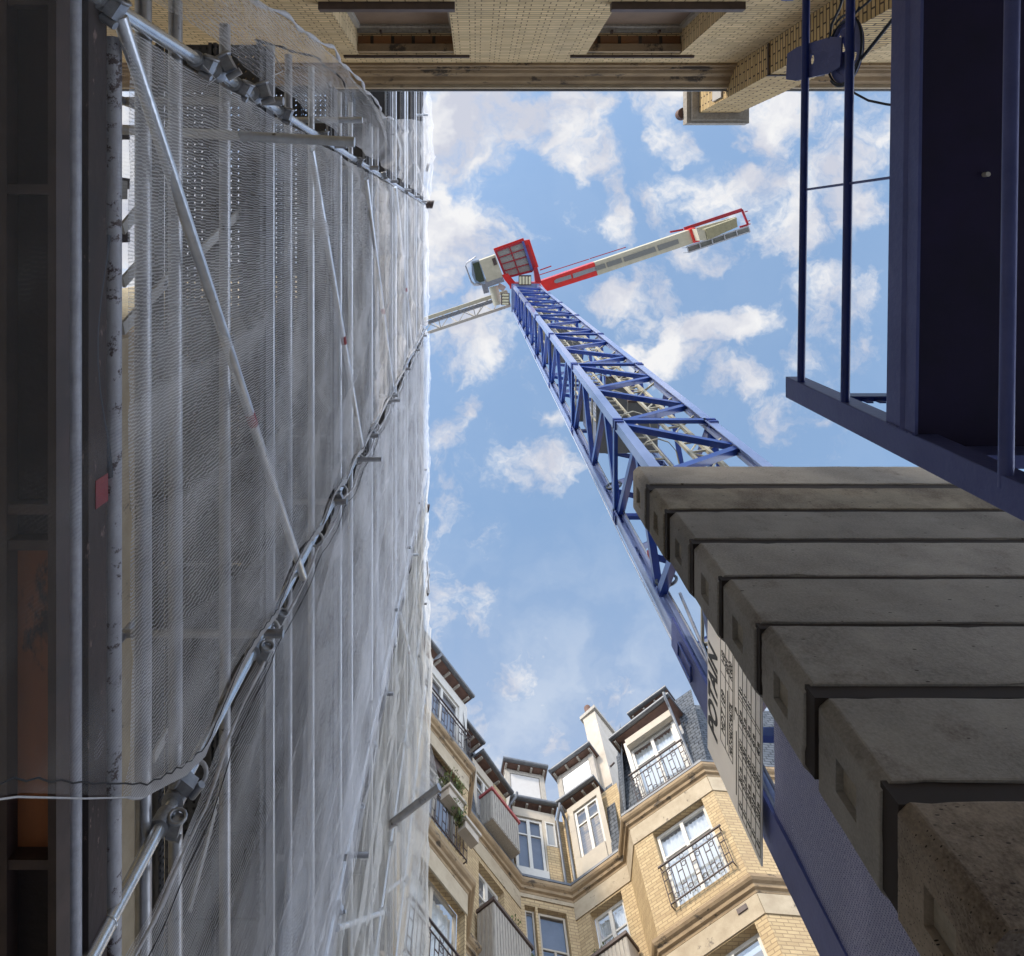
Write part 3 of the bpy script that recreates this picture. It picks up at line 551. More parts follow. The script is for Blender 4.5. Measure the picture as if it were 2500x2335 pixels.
m = MB(); m.prism([(3.76,16.88),(4.16,16.57),(4.87,17.47),(4.46,17.8)], 20.5, 25.0); ch2 = m.build('chimney', M_['render'], ap)
m = MB(); m.prism([(3.66,16.90),(4.17,16.45),(5.0,17.48),(4.46,17.93)], 25.0, 25.14); m.build('chimney_cap', M_['weath'], ch2)
m = MB(); m.tube((4.0,16.85,25.14),(4.0,16.85,25.55),.12,14); m.tube((4.0,16.85,25.35),(4.0,16.85,25.6),.09,14); m.build('chimney_pot', M_['soffit'], ch2)
m = MB(); m.prism([(-2.4,11.5),(0,14.8),(1.2,16.9),(2.3,17.2),(4.2,16.2),(5.0,14.9),(6.2,13.9),(9.5,14.2),(9.5,19),(-2.4,19)], 20.35, 20.5); m.build('flat_roof', M_['zinc'], ap)
m = MB(); m.beam(at(1466,1898,22.5), at(1500,1862,22.5), .04); m.build('roof_rail', M_['iron'], ap)
# drainpipes
def pipe(u0, v0, f, x, z0, z1, o=.10, elbow=.35):
    m_ = MB(); m_.path([f.p(x+.06,z1+elbow,o+.25), f.p(x+.04,z1+elbow*.6,o+.22), f.p(x+.01,z1+elbow*.2,o+.05), f.p(x,z1,o), f.p(x,z0,o)], .04, 10); m_.build('drainpipe', M_['zinc'], ap)
pipe(0,0,FC,2.02,17.7,19.75,-.03); pipe(0,0,FD,1.22,17.7,19.7,-.02); pipe(0,0,FG,2.05,17.7,19.9,.02); pipe(0,0,FE,.10,17.7,19.75,-.05,.2)
m = MB(); m.path([(-.95,11.75,20.1),(-1.05,11.72,19.9),(-1.2,11.7,19.7),(-1.2,11.72,17.7)], .045, 10); m.build('drainpipe', M_['zinc'], ap)
m = MB(); FG.bx(m, 1.75, 1.98, 14.05, 14.15, .026, .05); m.build('vent', M_['dkbrown'], ap)

# planters and plants (things standing on the ledges)
def planter(name, label, f, x0, x1, z0, z1, o0, o1, mt, capm, fluted=True, grp='planter boxes at the windows'):
    c = f.p((x0+x1)/2, z0, (o0+o1)/2); t = thing(name, label, 'planter', tuple(c), grp)
    m_ = MB(); f.bx(m_, x0, x1, z0, z1, o0, o1)
    if fluted:
        n = int((x1-x0)/.09)
        for i in range(n): x = x0+(x1-x0)*(i+.5)/n; f.bx(m_, x-.03, x+.03, z0+.02, z1-.02, o1+.001, o1+.014)
        n = int((o1-o0)/.09)
        for i in range(n):
            oo = o0+(o1-o0)*(i+.5)/n; f.bx(m_, x0-.014, x0-.001, z0+.02, z1-.02, oo-.03, oo+.03)
    m_.build('box', M_[mt], t)
    m_ = MB(); f.bx(m_, x0-.04, x1+.04, z1+.001, z1+.07, o1-.08, o1+.05); f.bx(m_, x0-.041, x0+.05, z1+.001, z1+.069, o0, o1-.081); f.bx(m_, x1-.05, x1+.041, z1+.001, z1+.069, o0, o1-.081); m_.build('rim', M_[capm], t)
    return t
planter('window_box', 'fluted grey box with a bright red rim below the attic window', FC, .62, 1.72, 17.66, 18.55, .03, .42, 'weath', 'red')
planter('window_box', 'large fluted grey box with dark rim and a leafy plant, below the white casement', FC, .45, 1.75, 13.9, 15.25, .06, .50, 'weath', 'dkbrown')
planter('window_box', 'grey box with trailing grass under the curtained casement beside the corner', FE, .25, 1.40, 14.0, 15.25, .06, .50, 'weath', 'dkbrown')
b1 = planter('window_box', 'small pinkish box on the iron balcony holding a tall bushy plant', FA, 2.9, 3.4, 15.42, 15.62, .13, .36, 'render', 'render', False)
planter('window_box', 'small low box at the outer end of the iron balcony', FA, 3.5, 3.95, 15.15, 15.32, .13, .34, 'render', 'render', False)
q = FA.p(3.1,15.65,.25)
foliage('potted_plant', 'tall bushy green plant rising above the iron balcony rail', [(q,.1),(q+Vector((-.1,0,.45)),.28),(q+Vector((.12,.1,.3)),.2),(q+Vector((.05,.1,-.15)),.2),(q+Vector((.22,.22,.0)),.16),(q+Vector((.2,.25,-.3)),.15)], 900, .045, ('leaf','leaf2'))
q = FC.p(1.2,15.3,.35)
foliage('potted_plant', 'leafy green plant growing from the large fluted box', [(q,.1),(q+Vector((.1,.08,.2)),.18),(q+Vector((.25,.25,.05)),.14),(q+Vector((.36,.4,-.15)),.1),(FC.p(1.78,15.05,.5),.09),(FC.p(1.8,14.8,.52),.07)], 500, .045, ('leaf','leaf2'))
q = FE.p(.7,15.3,.35)
foliage('potted_plant', 'dry grassy plant spilling over the box under the curtained casement', [(FE.p(.4,15.25,.4),.12),(FE.p(.6,15.35,.4),.14),(FE.p(.85,15.38,.38),.14),(FE.p(1.1,15.36,.38),.12),(FE.p(.35,15.1,.5),.12)], 700, .035, ('leaf','leaf2'), stems=False)
q = FA.p(3.75,15.38,.25)
foliage('potted_plant', 'tiny tuft in the low box at the balcony end', [(q,.09)], 60, .03, ('leaf2',), stems=False)

# ---------------------------------------------------------------- wall behind the scaffold
sb = thing('stone_building', 'beige brick house wall hidden behind the scaffold and its netting', 'building', (-3,5,-1.6))
m = MB(); m.box(-6,-2.55,.78,9.7,-1.6,4.9); m.build('wall', M_['brick_top'], sb)
m = MB(); m.box(-6,-2.52,.74,9.7,4.9,5.5); m.build('stone_band', M_['stone'], sb)
m = MB(); m.box(-6,-2.55,.9,9.7,5.5,16.0); m.build('upper_wall', M_['brick_top'], sb)
m = MB(); m.box(-6,-2.45,.70,9.7,16.0,16.2); m.build('roof', M_['zinc'], sb)
m = MB()
for y in (2.2, 4.6, 7.0):
    for z in (-.2, 2.8, 6.2, 9.2, 12.2): m.box(-2.549,-2.53,y,y+1.1,z,z+1.9)
m.build('shutters', M_['weath'], sb)

blk_ = thing('sun_blocker', 'added unseen block far left that keeps the sun off the lower scaffold', 'building', (-20,-2,-1.6))  # unseen mass added to shade the lower netting and ballast from the sun
m = MB(); m.box(-26,-14,-28,14,-1.6,18.4); m.build('wall', M_['cream'], blk_); m = MB(); m.box(-26,-13.8,-28.2,14.2,18.4,18.7); m.build('roof', M_['zinc'], blk_)

# ---------------------------------------------------------------- ballast blocks
YF = 2.0; K = F*YF
tops = [563,618,675,750,838,955,1125,1378]; bots = [605,668,740,830,944,1097,1327,1695]; rat = [.684,.688,.703,.712,.722,.731,.744,.747]
names = ['topmost ballast block of the stack, its top edge against the sky', 'second concrete ballast block from the top, heavily stained',
 'third concrete ballast block from the top, smooth pale grey', 'fourth concrete ballast block from the top, grey with dark pits', 'fifth concrete ballast block from the top, just above the middle of the visible stack face',
 'sixth concrete ballast block from the top, third from the bottom', 'seventh concrete ballast block, large, second from the bottom with a chipped corner', 'lowest and nearest concrete ballast block, pitted and brownish']
for i in range(8):
    z1 = K/tops[i]; z0 = K/bots[i]; x0 = rat[i]*YF; x1 = x0+3.0; y0 = YF+random.uniform(-.006,.006); y1 = max(x0/.606, y0+.4)
    t = thing('ballast_block', names[i], 'concrete block', ((x0+x1)/2, (y0+y1)/2, z0), 'concrete ballast blocks stacked at the crane base')
    o0 = root_loc(t); bm = bmesh.new()
    cs = .045
    pl = [(x0+cs,y0),(x1,y0),(x1,y1),(x0+cs,y1),(x0,y1-cs),(x0,y0+cs)]
    vb = [bm.verts.new(Vector((px,py,z0))-o0) for px,py in pl]; vt = [bm.verts.new(Vector((px,py,z1))-o0) for px,py in pl]
    bm.faces.new(list(reversed(vb))); bm.faces.new(vt)
    for a in range(6):
        b = (a+1) % 6
        if a == 4: continue
        bm.faces.new((vb[a],vb[b],vt[b],vt[a]))
    # end face with a lifting slot: frame plus recess
    ym = (y0+y1)/2; h = z1-z0; sy0, sy1 = ym-.075, ym+.065; sz0, sz1 = z0+h*.34, z0+h*.68
    def V(x,y,z): return bm.verts.new(Vector((x,y,z))-o0)
    s_ = [V(x0,sy0,sz0),V(x0,sy1,sz0),V(x0,sy1,sz1),V(x0,sy0,sz1)]; r_ = [V(x0+.035,sy0+.008,sz0+.008),V(x0+.035,sy1-.008,sz0+.008),V(x0+.035,sy1-.008,sz1-.008),V(x0+.035,sy0+.008,sz1-.008)]
    A, B, Cc, D = vb[5], vb[4], vt[4], vt[5]
    for q4 in ((A,B,s_[1],s_[0]),(B,Cc,s_[2],s_[1]),(Cc,D,s_[3],s_[2]),(D,A,s_[0],s_[3])): bm.faces.new(q4)
    for a in range(4): bm.faces.new((s_[a],s_[(a+1)%4],r_[(a+1)%4],r_[a]))
    bm.faces.new(r_)
    bmesh.ops.recalc_face_normals(bm, faces=bm.faces)
    ed = [e for e in bm.edges if e.calc_length() > .3 and len(e.link_faces) == 2 and e.calc_face_angle(0) > .3]
    bmesh.ops.bevel(bm, geom=ed, offset=.011, segments=2, affect='EDGES', profile=.6)
    long_ = [e for e in bm.edges if e.calc_length() > .25]
    bmesh.ops.subdivide_edges(bm, edges=long_, cuts=40, use_grid_fill=True)
    for v in bm.verts:
        p = v.co+o0; nn_ = noise.noise(Vector((p.x*3,p.y*5,p.z*5+i*7)))*.003+noise.noise(Vector((p.x*14,p.y*14,p.z*14+i)))*.0012
        e_ = min(abs(p.z-z0), abs(p.z-z1)); 
        if e_ < .03:
            q_ = noise.noise(Vector((p.x*6,i*3.1,p.y*6)))+noise.noise(Vector((p.x*19,i*2.1,p.y*19)))*.7
            v.co.z += (-.011 if abs(p.z-z1) < abs(p.z-z0) else .011)*max(0,q_-.25)*1.8
        v.co.y += nn_
    me = bpy.data.meshes.new('body'); bm.to_mesh(me); bm.free(); me.materials.append(M_['conc1' if i == 1 else 'conc2' if i == 7 else 'conc'])
    o = bpy.data.objects.new('body', me); C.objects.link(o); o.parent = t
    if i < 7:
        zb = K/tops[i+1]
        m = MB(); m.box(x0+.012,x1-.05,y0+.012,y1-.05,zb+.001,z0+.016); m.build('shade_bearer', M_['shade_bearer'], t)  # bearer set nearly flush, its black colour stands in for shade in the gap
    m = MB(); m.box(x0+.026,x0+.034,sy0+.012,sy1-.012,sz0+.012,sz1-.012); m.build('lifting_plate', M_['plate'], t)

# ---------------------------------------------------------------- tower crane
XB, XC, YB, YA = 2.23, 3.83, 2.96, 4.56; SL = 5.05; Z0 = 11.43; LEG = .15
cr = thing('tower_crane', 'tall blue lattice tower crane with red and beige slewing top, jib and counter jib', 'tower crane', (3.03,3.76,-1.6))
def mast_section(z, parent):
    legs = MB()
    corners = [(XB,YB),(XC,YB),(XC,YA),(XB,YA)]
    cx, cy = (XB+XC)/2, (YB+YA)/2
    sec = None
    # horizontal frame of the section is the part, legs and braces its sub-parts
    m_ = MB(); z_ = z+.12
    m_.beam((XB+.08,YB+.03,z_),(XC-.08,YB+.03,z_),.06,.12); m_.beam((XB+.03,YB+.08,z_+.01),(XB+.03,YA-.08,z_+.01),.06,.12)
    m_.beam((XC-.03,YB+.08,z_+.01),(XC-.03,YA-.08,z_+.01),.06,.12); m_.beam((XB+.08,YA-.03,z_),(XC-.08,YA-.03,z_),.06,.12)
    sec = m_.build('mast_section', M_['bluedeep'], parent)
    for (x, y) in corners:
        sx = 1 if x < cx else -1; sy = 1 if y < cy else -1; t = .018
        l = MB(); l.box(*sorted((x,x+sx*LEG)), *sorted((y,y+sy*t)), z+.012, z+SL-.012); l.box(*sorted((x,x+sx*t)), *sorted((y+sy*t*1.01,y+sy*LEG)), z+.012, z+SL-.012)
        l.box(*sorted((x+sx*.09,x+sx*(LEG-.001))), *sorted((y+sy*.09,y+sy*(LEG-.001))), z+.012, z+SL-.012)
        l.build('leg', M_['blueleg'], sec)
        jn = MB(); jn.box(*sorted((x-sx*.022,x+sx*.12)), *sorted((y-sy*.022,y+sy*.12)), z-.10, z-.03); jn.box(*sorted((x-sx*.022,x+sx*.12)), *sorted((y-sy*.022,y+sy*.12)), z+.03, z+.10)
        jn.build('joint_plate', M_['bluedark'], sec)
    q_ = SL/4
    faces = [((XB,YB),(XC,YB),(0,1,0)),((XC,YB),(XC,YA),(-1,0,0)),((XC,YA),(XB,YA),(0,-1,0)),((XB,YA),(XB,YB),(1,0,0))]
    for (a, b, up) in faces:
        d = Vector((b[0]-a[0], b[1]-a[1], 0)).normalized(); u_ = Vector(up)
        for k_ in range(4):
            p = Vector((a[0],a[1],z+.15+q_*k_)) if k_ % 2 == 0 else Vector((b[0],b[1],z+.15+q_*k_))
            r = Vector((b[0],b[1],z+.0+q_*(k_+1))) if k_ % 2 == 0 else Vector((a[0],a[1],z+.0+q_*(k_+1)))
            s1 = d if k_ % 2 == 0 else -d
            p = p+s1*.12+u_*.045; r = r-s1*.12+u_*.045
            dd = (r-p).normalized(); side = dd.cross(u_).normalized()
            mb = MB(); mb.beam(p, r, .11, .014, u_); off_ = side*(.048 if side.z < 0 else -.048)+u_*.045
            mb.beam(p+off_, r+off_, .014, .08, u_)
            mb.build('brace', M_['bluedeep'], sec)
    return sec
m = MB()
for k_ in range(-2, 6): mast_section(Z0+SL*k_, cr)
ZT = Z0+SL*6
m = MB()
for (x, y) in ((XB,YB),(XC-LEG,YB),(XC-LEG,YA-LEG),(XB,YA-LEG)): m.box(x,x+LEG,y,y+LEG,ZT,ZT+1.3)
m.box(XB-.05,XC+.05,YB-.05,YA+.05,ZT+1.3,ZT+1.5); m.build('mast_head', M_['blueleg'], cr)
m = MB(); m.box(XB-.1,XC+.1,YB-.1,YA+.1,-1.6,-1.2); m.build('base_frame', M_['bluedeep'], cr)
# inner hoist rails (beige), ladder, landings, lift car
for (x, y, w_) in ((3.22,3.26,.05),(3.48,3.22,.06)):
    m = MB(); m.beam((x,y,4),(x,y,ZT),w_,w_); m.build('hoist_rail', M_['beige'], cr)
m = MB(); z = 4.0; kk = 0
while z < ZT-.2:
    m.beam((3.22,3.26,z),(3.48,3.22,z),.03); m.beam((3.22,3.26,z) if kk % 2 else (3.48,3.22,z), (3.48,3.22,z+.45) if kk % 2 else (3.22,3.26,z+.45),.02)
    if kk % 3 == 0: m.beam((3.48,3.22,z),(3.7,3.05,z),.035)
    z += .45; kk += 1
m.build('hoist_lattice', M_['beige'], cr)
for x in (2.62, 2.98):
    m = MB(); m.beam((x,3.5,3.0),(x,3.5,ZT),.045,.03); m.build('ladder_rail', M_['beige'], cr)
z = 4.2; rg = None
while z < ZT:
    if rg is None: rg = MB().tube((2.62,3.5,z),(2.98,3.5,z),.016,6).build('ladder_rung', M_['beige'], cr); zr0 = z
    else: c = rg.copy(); C.objects.link(c); c.parent = cr; c.location = (0,0,z-zr0)
    z += .39
m = MB(); z = 4.2
while z < ZT-1:
    for a_ in range(6):
        t0 = math.pi*a_/6; t1 = math.pi*(a_+1)/6
        m.beam((2.8-.33*math.cos(t0),3.5-.38*math.sin(t0)+.0,z),(2.8-.33*math.cos(t1),3.5-.38*math.sin(t1),z),.012,.05)
    z += 1.7
m.build('ladder_hoops', M_['beige'], cr)
for k_ in range(-1, 6):
    z = Z0+SL*k_+.25 if k_ % 2 else Z0+SL*k_+2.9
    m = MB(); m.box(2.42,2.60,3.12,4.35,z,z+.03); m.box(3.05,3.65,3.35,4.35,z,z+.03); m.box(2.601,3.049,3.9,4.35,z,z+.03); ld = m.build('landing', M_['grated'], cr)
    m = MB()
    for (p, q_) in (((2.42,3.12),(2.42,4.35)),((3.65,3.35),(3.65,4.35)),((2.42,4.35),(3.65,4.35))):
        for h in (.5, 1.0): m.beam((*p,z+h),(*q_,z+h),.03)
        for t_ in (0, .5, 1): x = p[0]+(q_[0]-p[0])*t_; y = p[1]+(q_[1]-p[1])*t_; m.beam((x,y,z+.031),(x,y,z+1.0),.03)
    m.build('landing_rail', M_['beige'], ld)
    m = MB(); m.box(3.05,3.65,3.30,3.34,z-.02,z+.06); m.build('landing_beam', M_['dkbrown'], ld)
m = MB(); m.box(2.50,3.02,3.85,4.38,14.4,16.6); lc = m.build('lift_car', M_['galvd'], cr)
m = MB()
for i in range(9): m.box(2.56+i*.05,2.575+i*.05,3.849-.012,3.849,14.6,16.3)
m.build('lift_grille', M_['galv'], lc)
m = MB(); m.path([(2.36,4.36,5),(2.38,4.38,8),(2.34,4.35,11),(2.37,4.37,16),(2.36,4.36,ZT)], .016, 6); m.path([(2.46,4.30,8.6),(2.40,4.33,7.6),(2.32,4.38,6.6),(2.30,4.42,5.2)], .02, 6); m.build('power_cable', M_['galvd'], cr)
m = MB()
for zc in (9.0, 12.4): m.ring((2.40,4.33,zc), (.3,1,0), .13, .02, 16, 6)
m.build('cable_loops', M_['cable'], cr)
m = MB(); m.box(2.34,2.40,4.28,4.34,9.6,9.75); m.build('cable_clamp', M_['redband'], cr)
# mast foot on the camera side: solid box leg with hand-holes, woven guard sheet
m = MB(); m.box(XB-.04,XB-.012,YA-.30,YA+.02,2.3,8.0); m.build('leg_plate', M_['bluegrey'], cr)
for zc in (7.45, 6.45):
    m = MB()
    for (dy0, dz0, dy1, dz1) in ((-.07,-.22,-.07,.22),(.07,-.22,.07,.22),(-.07,.22,.07,.22),(-.07,-.22,.07,-.22)): m.tube((XB-.055,YA-.13+dy0,zc+dz0),(XB-.055,YA-.13+dy1,zc+dz1),.012,8)
    m.build('hand_hold', M_['bluedeep'], cr)
m = MB(); nY, nZ = 14, 24; vs = []
for i in range(nY+1):
    for j in range(nZ+1):
        y = 2.5+(YA-.14-2.5)*i/nY; z = 1.9+(5.30-1.9)*j/nZ; vs.append((XB-.02-.02*noise.noise(Vector((0,y*1.2,z*1.1))), y, z))
m.add(vs, [(i*(nZ+1)+j, (i+1)*(nZ+1)+j, (i+1)*(nZ+1)+j+1, i*(nZ+1)+j+1) for i in range(nY) for j in range(nZ)], True); m.build('guard_sheet', M_['weave'], cr)
m = MB()
for (y, z) in ((4.25,4.0),(4.2,3.62),(3.95,3.1)): m.tube((XB-.05,y,z),(XB+.02,y,z),.02,10); m.tube((XB-.065,y,z),(XB-.05,y,z),.034,6)
m.build('bolts', M_['galvd'], cr)
# slewing top
ZK = 44.0
def quadprism(name, px, z0, z1, mt, parent, zc=None):
    zc = zc or z0; m_ = MB(); m_.prism([at(u,v,zc)[:2] for u,v in px], z0, z1); return m_.build(name, M_[mt], parent)
tr_ = quadprism('turntable', [(1243,690),(1318,690),(1322,704),(1300,700),(1246,706)], 43.4, 44.3, 'cred', cr, 43.4)
quadprism('turntable_arm', [(1225,672),(1240,668),(1262,694),(1250,706),(1232,684)], 43.6, 44.2, 'cred', tr_)
quadprism('turntable_arm', [(1303,655),(1312,653),(1322,690),(1308,696)], 43.6, 44.2, 'cdred', tr_)
pf = quadprism('machinery_platform', [(1210,614),(1276,590),(1300,662),(1236,678)], 44.05, 44.12, 'grate', cr)
m = MB()
a, b, c_, d_ = [at(u,v,44.0) for u,v in ((1210,614),(1276,590),(1300,662),(1236,678))]
for t_ in (0,.25,.5,.75,1): m.beam(a+(d_-a)*t_, b+(c_-b)*t_, .13 if t_ in (0,1) else .06, .10)
for t_ in (0,.5,1): m.beam(a+(b-a)*t_, d_+(c_-d_)*t_, .14 if t_ != .5 else .06, .12)
m.build('platform_frame', M_['cdred'], pf)
m = MB(); m.beam(at(1206,612,44.3), at(1279,586,44.3), .25, .3); m.build('platform_beam', M_['cred'], pf)
m = MB()
n_ = 34
for i in range(n_):
    t_ = (i+.5)/n_; m.beam(a+(b-a)*t_+Vector((0,0,.03)), d_+(c_-d_)*t_+Vector((0,0,.03)), .02, .02)
m.build('grating_bars', M_['white'], pf)
quadprism('winch_housing', [(1279,588),(1293,585),(1315,652),(1300,660)], 43.9, 45.2, 'cred', cr); quadprism('winch_side', [(1274,591),(1279,589),(1302,658),(1297,662)], 43.8, 44.8, 'bluegrey', cr)
quadprism('winch_seam', [(1282,600),(1290,598),(1308,650),(1300,652)], 43.85, 43.897, 'cdred', cr)
cb = quadprism('cab', [(1170,637),(1209,623),(1228,676),(1189,689)], 43.6, 45.6, 'beige', cr)
quadprism('cab_hatch', [(1201,632),(1209,629),(1214,646),(1206,649)], 43.55, 43.597, 'iron', cb)
m = MB(); m.prism([at(u,v,43.7)[:2] for u,v in ((1151,641),(1171,637),(1187,690),(1172,697),(1160,690),(1152,672))], 43.7, 45.5); gl = m.build('cab_glass', M_['glassd'], cb)
m = MB(); m.prism([at(u,v,43.8)[:2] for u,v in ((1154,645),(1169,640),(1184,688),(1172,692),(1162,686))], 44.4, 44.5); m.build('cab_floor', M_['leaf'], gl)
m = MB(); pts = [(1162,628),(1138,644),(1136,652),(1150,690),(1158,698),(1176,697)]
for z in (43.6, 44.5, 45.4): m.path([at(u,v,43.6)[:2]+(z,) if False else (at(u,v,43.6).x, at(u,v,43.6).y, z) for u,v in pts], .03, 6)
for (u, v) in pts[1:5]: p_ = at(u,v,43.6); m.beam((p_.x,p_.y,43.6),(p_.x,p_.y,45.4),.04)
m.build('cab_rail', M_['galvd'], cb)
m = MB(); m.beam(at(1185,693,43.8), at(1228,678,43.8), .5, .3); m.beam(at(1188,716,43.9), at(1182,693,43.9), .35, .1); m.build('cab_walkway', M_['galvd'], cr)
m = MB(); m.tube(at(1204,700,44.2), at(1216,744,44.2), .28, 16); hw = m.build('hoist_winch', M_['beige'], cr)
m = MB(); m.beam(at(1216,697,44.4), at(1232,706,44.4), .35, .3); m.build('winch_motor', M_['white'], hw)
def lamp(u, v, w_, h_, ang, label):
    c0 = at(u,v,42.6); t = MB(); ux = Vector((math.cos(ang), math.sin(ang), 0)); uy = Vector((-math.sin(ang), math.cos(ang), 0))
    t.prism([(c0+ux*a_*w_/2+uy*b_*h_/2)[:2] for a_,b_ in ((-1,-1),(1,-1),(1,1),(-1,1))], 42.62, 42.9); bd = t.build('floodlight', M_['iron'], cr)
    g_ = MB()
    for i in range(4):
        x = -w_/2+w_*(i+.5)/4; g_.prism([(c0+ux*(x+a_*w_*.088)+uy*b_*h_*.38)[:2] for a_,b_ in ((-1,-1),(1,-1),(1,1),(-1,1))], 42.60, 42.619)
    g_.build('lamp_cover', M_['lamp'], bd)
lamp(1282,685,.74,.60,0,''); lamp(1234,731,.70,.50,math.pi/2,'')
# counter jib
m = MB(); m.prism([at(u,v,44.6)[:2] for u,v in ((1316,688),(1451,641),(1459,673),(1336,712))], 44.6, 45.5); cj = m.build('counter_jib_root', M_['cred'], cr)
quadprism('counter_jib', [(1451.5,641),(1683,562),(1694,594),(1459.5,673)], 44.6, 45.4, 'beige', cr, 44.6)
for px in (((1353,686),(1358,682),(1393,671),(1396,680),(1359,692),(1354,691)),((1398,669),(1451,652),(1455,661),(1400,680))): quadprism('deck_grating', px, 44.57, 44.597, 'grate', cj)
cjo = [o for o in cr.children if o.name.startswith('counter_jib') and not o.name.startswith('counter_jib_root')][0]
for px in (((1452,651),(1476,643),(1480,654),(1455,662)),((1480,642),(1516,630),(1520,641),(1484,653)),((1521,629),(1598,602),(1603,614),(1525,640)),((1604,600),(1655,584),(1658,595),(1609,613))): quadprism('deck_grating', px, 44.57, 44.597, 'grated', cjo)
m = MB(); m.beam(at(1316,672,45.8), at(1438,633,45.8), .05); m.beam(at(1440,632,45.9), at(1528,604,45.9), .05); m.beam(at(1318,660,45.8), at(1346,650,45.8), .07); m.beam(at(1636,567,45.9), at(1668,561,45.9), .12); m.build('handrail', M_['cdred'], cr)
quadprism('end_crossbeam', [(1683,561),(1697,556),(1709,590),(1694,594)], 44.5, 45.6, 'cred', cr)
quadprism('counterweight', [(1700,559),(1721,562),(1726,587),(1709,588)], 43.6, 45.4, 'beige', cr, 43.6)
for i in range(5):
    u0 = 1721+i*16; v0 = 561-i*5.4; quadprism('counterweight', [(u0,v0-1),(u0+15,v0-6.5-(i>3)*1),(u0+22-i,v0+19-i),(u0+6-i*.5,v0+25-i)], 43.5+i*.06, 45.4, 'olive', cr, 43.6)
quadprism('counterweight_ledge', [(1700,557),(1797,530),(1800,536),(1722,563)], 44.3, 44.6, 'beige', cr, 44.3)
m = MB(); fr = [at(u,v,45.5) for u,v in ((1670,559),(1811,512),(1826,549),(1806,555))]
for i in range(3): m.beam(fr[i], fr[i+1], .18 if i == 0 else .12, .12)
m.beam(at(1672,562,45.5), at(1809,517,45.5), .06); m.build('end_frame', M_['cdred'], cr)
m = MB()
for (u, v) in ((1822,517),(1828,540),(1829,548)): m.beam(at(u-4,v+1,45.3), at(u+3,v-1,45.3), .06)
m.build('end_brackets', M_['cdred'], cr)
quadprism('catwalk', [(1677,603),(1826,553),(1831,566),(1681,617)], 45.2, 45.3, 'grated', cr, 45.2)
m = MB()
for t_ in (0,1): m.beam(at(1677+4*t_,603+14*t_,45.1), at(1826+5*t_,553+13*t_,45.1), .08)
for i in range(6): m.beam(at(1677+30*i,603-10*i,45.05), at(1681+30*i,617-10*i,45.05), .06)
for (u, v) in ((1665,606),(1668,618)): m.beam(at(u,v,45.2), at(u+12,v-1,45.2), .03)
m.build('catwalk_frame', M_['galvd'], cr)
# jib to the left, running out behind the netting
jd = (at(1049,812,45)-at(1241,748,45)).normalized()
A0 = at(1238,712,45); B0 = at(1246,746,45); T0 = (A0+B0)/2+Vector((0,0,1.5)); Lj = 32
jb = MB(); jb.beam(A0, A0+jd*Lj, .22, .2); jbo = jb.build('jib', M_['beige'], cr)
m = MB(); m.beam(B0, B0+jd*Lj, .17, .16); m.build('jib_chord', M_['weath'], jbo)
m = MB(); m.beam(T0, T0+jd*Lj, .2, .2); m.build('jib_chord', M_['beige'], jbo)
m = MB(); st = 1.15
for i in range(int(Lj/st)):
    a = A0+jd*st*i; b = B0+jd*st*i; t_ = T0+jd*st*(i+.5)
    if i % 2 == 0: m.beam(a, b, .05)
    m.beam(a if i % 2 else b, (b if i % 2 else a)+jd*st, .045) if i % 3 else None
    m.beam(a, t_, .05); m.beam(t_, a+jd*st, .05); m.beam(b, t_, .05); m.beam(t_, b+jd*st, .05)
m.build('jib_lattice', M_['weath'], jbo)
m = MB(); wd = (B0-A0).normalized(); m.beam(A0+wd*.30+jd*.4, A0+wd*.30+jd*Lj, .22, .04); m.build('jib_walkway', M_['galvd'], jbo)

m = MB()
for dy in (0, .12): m.tube(at(1226,724,44.6)+Vector((0,dy,0)), at(1226,724,44.6)+jd*30+Vector((0,dy,.3)), .018, 6)
m.build('hoist_rope', M_['cable'], cr)
m = MB(); m.path([(XB-.02,YA-.02,7.9),(XB-.03,YA+.01,10.5),(XB-.02,YA-.01,14),(XB-.03,YA,22),(XB-.02,YA,41)], .013, 6); m.build('power_cable', M_['galv'], cr)
# sign on the mast
SX = XB-.09; YS = 4.72
sg = thing('load_chart_sign', 'large grey load chart board with black lettering bolted to the blue mast foot', 'sign', (SX,3.9,5.36))
m = MB(); m.box(SX,SX+.012,2.9,YS,5.36,6.60); m.build('plate', M_['signm'], sg)
def text(s_, t0, z, h, parent, mt='ink', shear=.12, sx=1.0, bold=0):
    cu = bpy.data.curves.new('lettering', 'FONT'); cu.body = s_; cu.size = h/.72; cu.shear = shear; cu.extrude = .0015; cu.offset = bold
    to = bpy.data.objects.new('tmp', cu); C.objects.link(to); bpy.context.view_layer.update()
    me = bpy.data.meshes.new_from_object(to.evaluated_get(bpy.context.evaluated_depsgraph_get())); bpy.data.objects.remove(to)
    o0 = root_loc(parent); R = Matrix(((0,0,-1),(-1,0,0),(0,1,0)))      # text x -> -Y, text y -> +Z, facing -X
    for v in me.vertices:
        c = R @ Vector((v.co.x*sx, v.co.y, v.co.z)); v.co = c+Vector((SX-.0018, YS-t0, z))-o0
    me.materials.clear(); me.materials.append(M_[mt]); me.name = 'lettering'
    o_ = bpy.data.objects.new('lettering', me); C.objects.link(o_); o_.parent = parent; return o_
text('POTAIN', .22, 6.34, .235, sg, sx=.66, bold=.010)
m = MB(); m.prism([(0,0),(1,0),(.5,1)],0,1) if False else m.add([(SX-.003,YS-1.20,6.57),(SX-.003,YS-1.34,6.57),(SX-.003,YS-1.28,6.42)],[(0,1,2)]); m.build('red_triangle', M_['inkr'], sg)
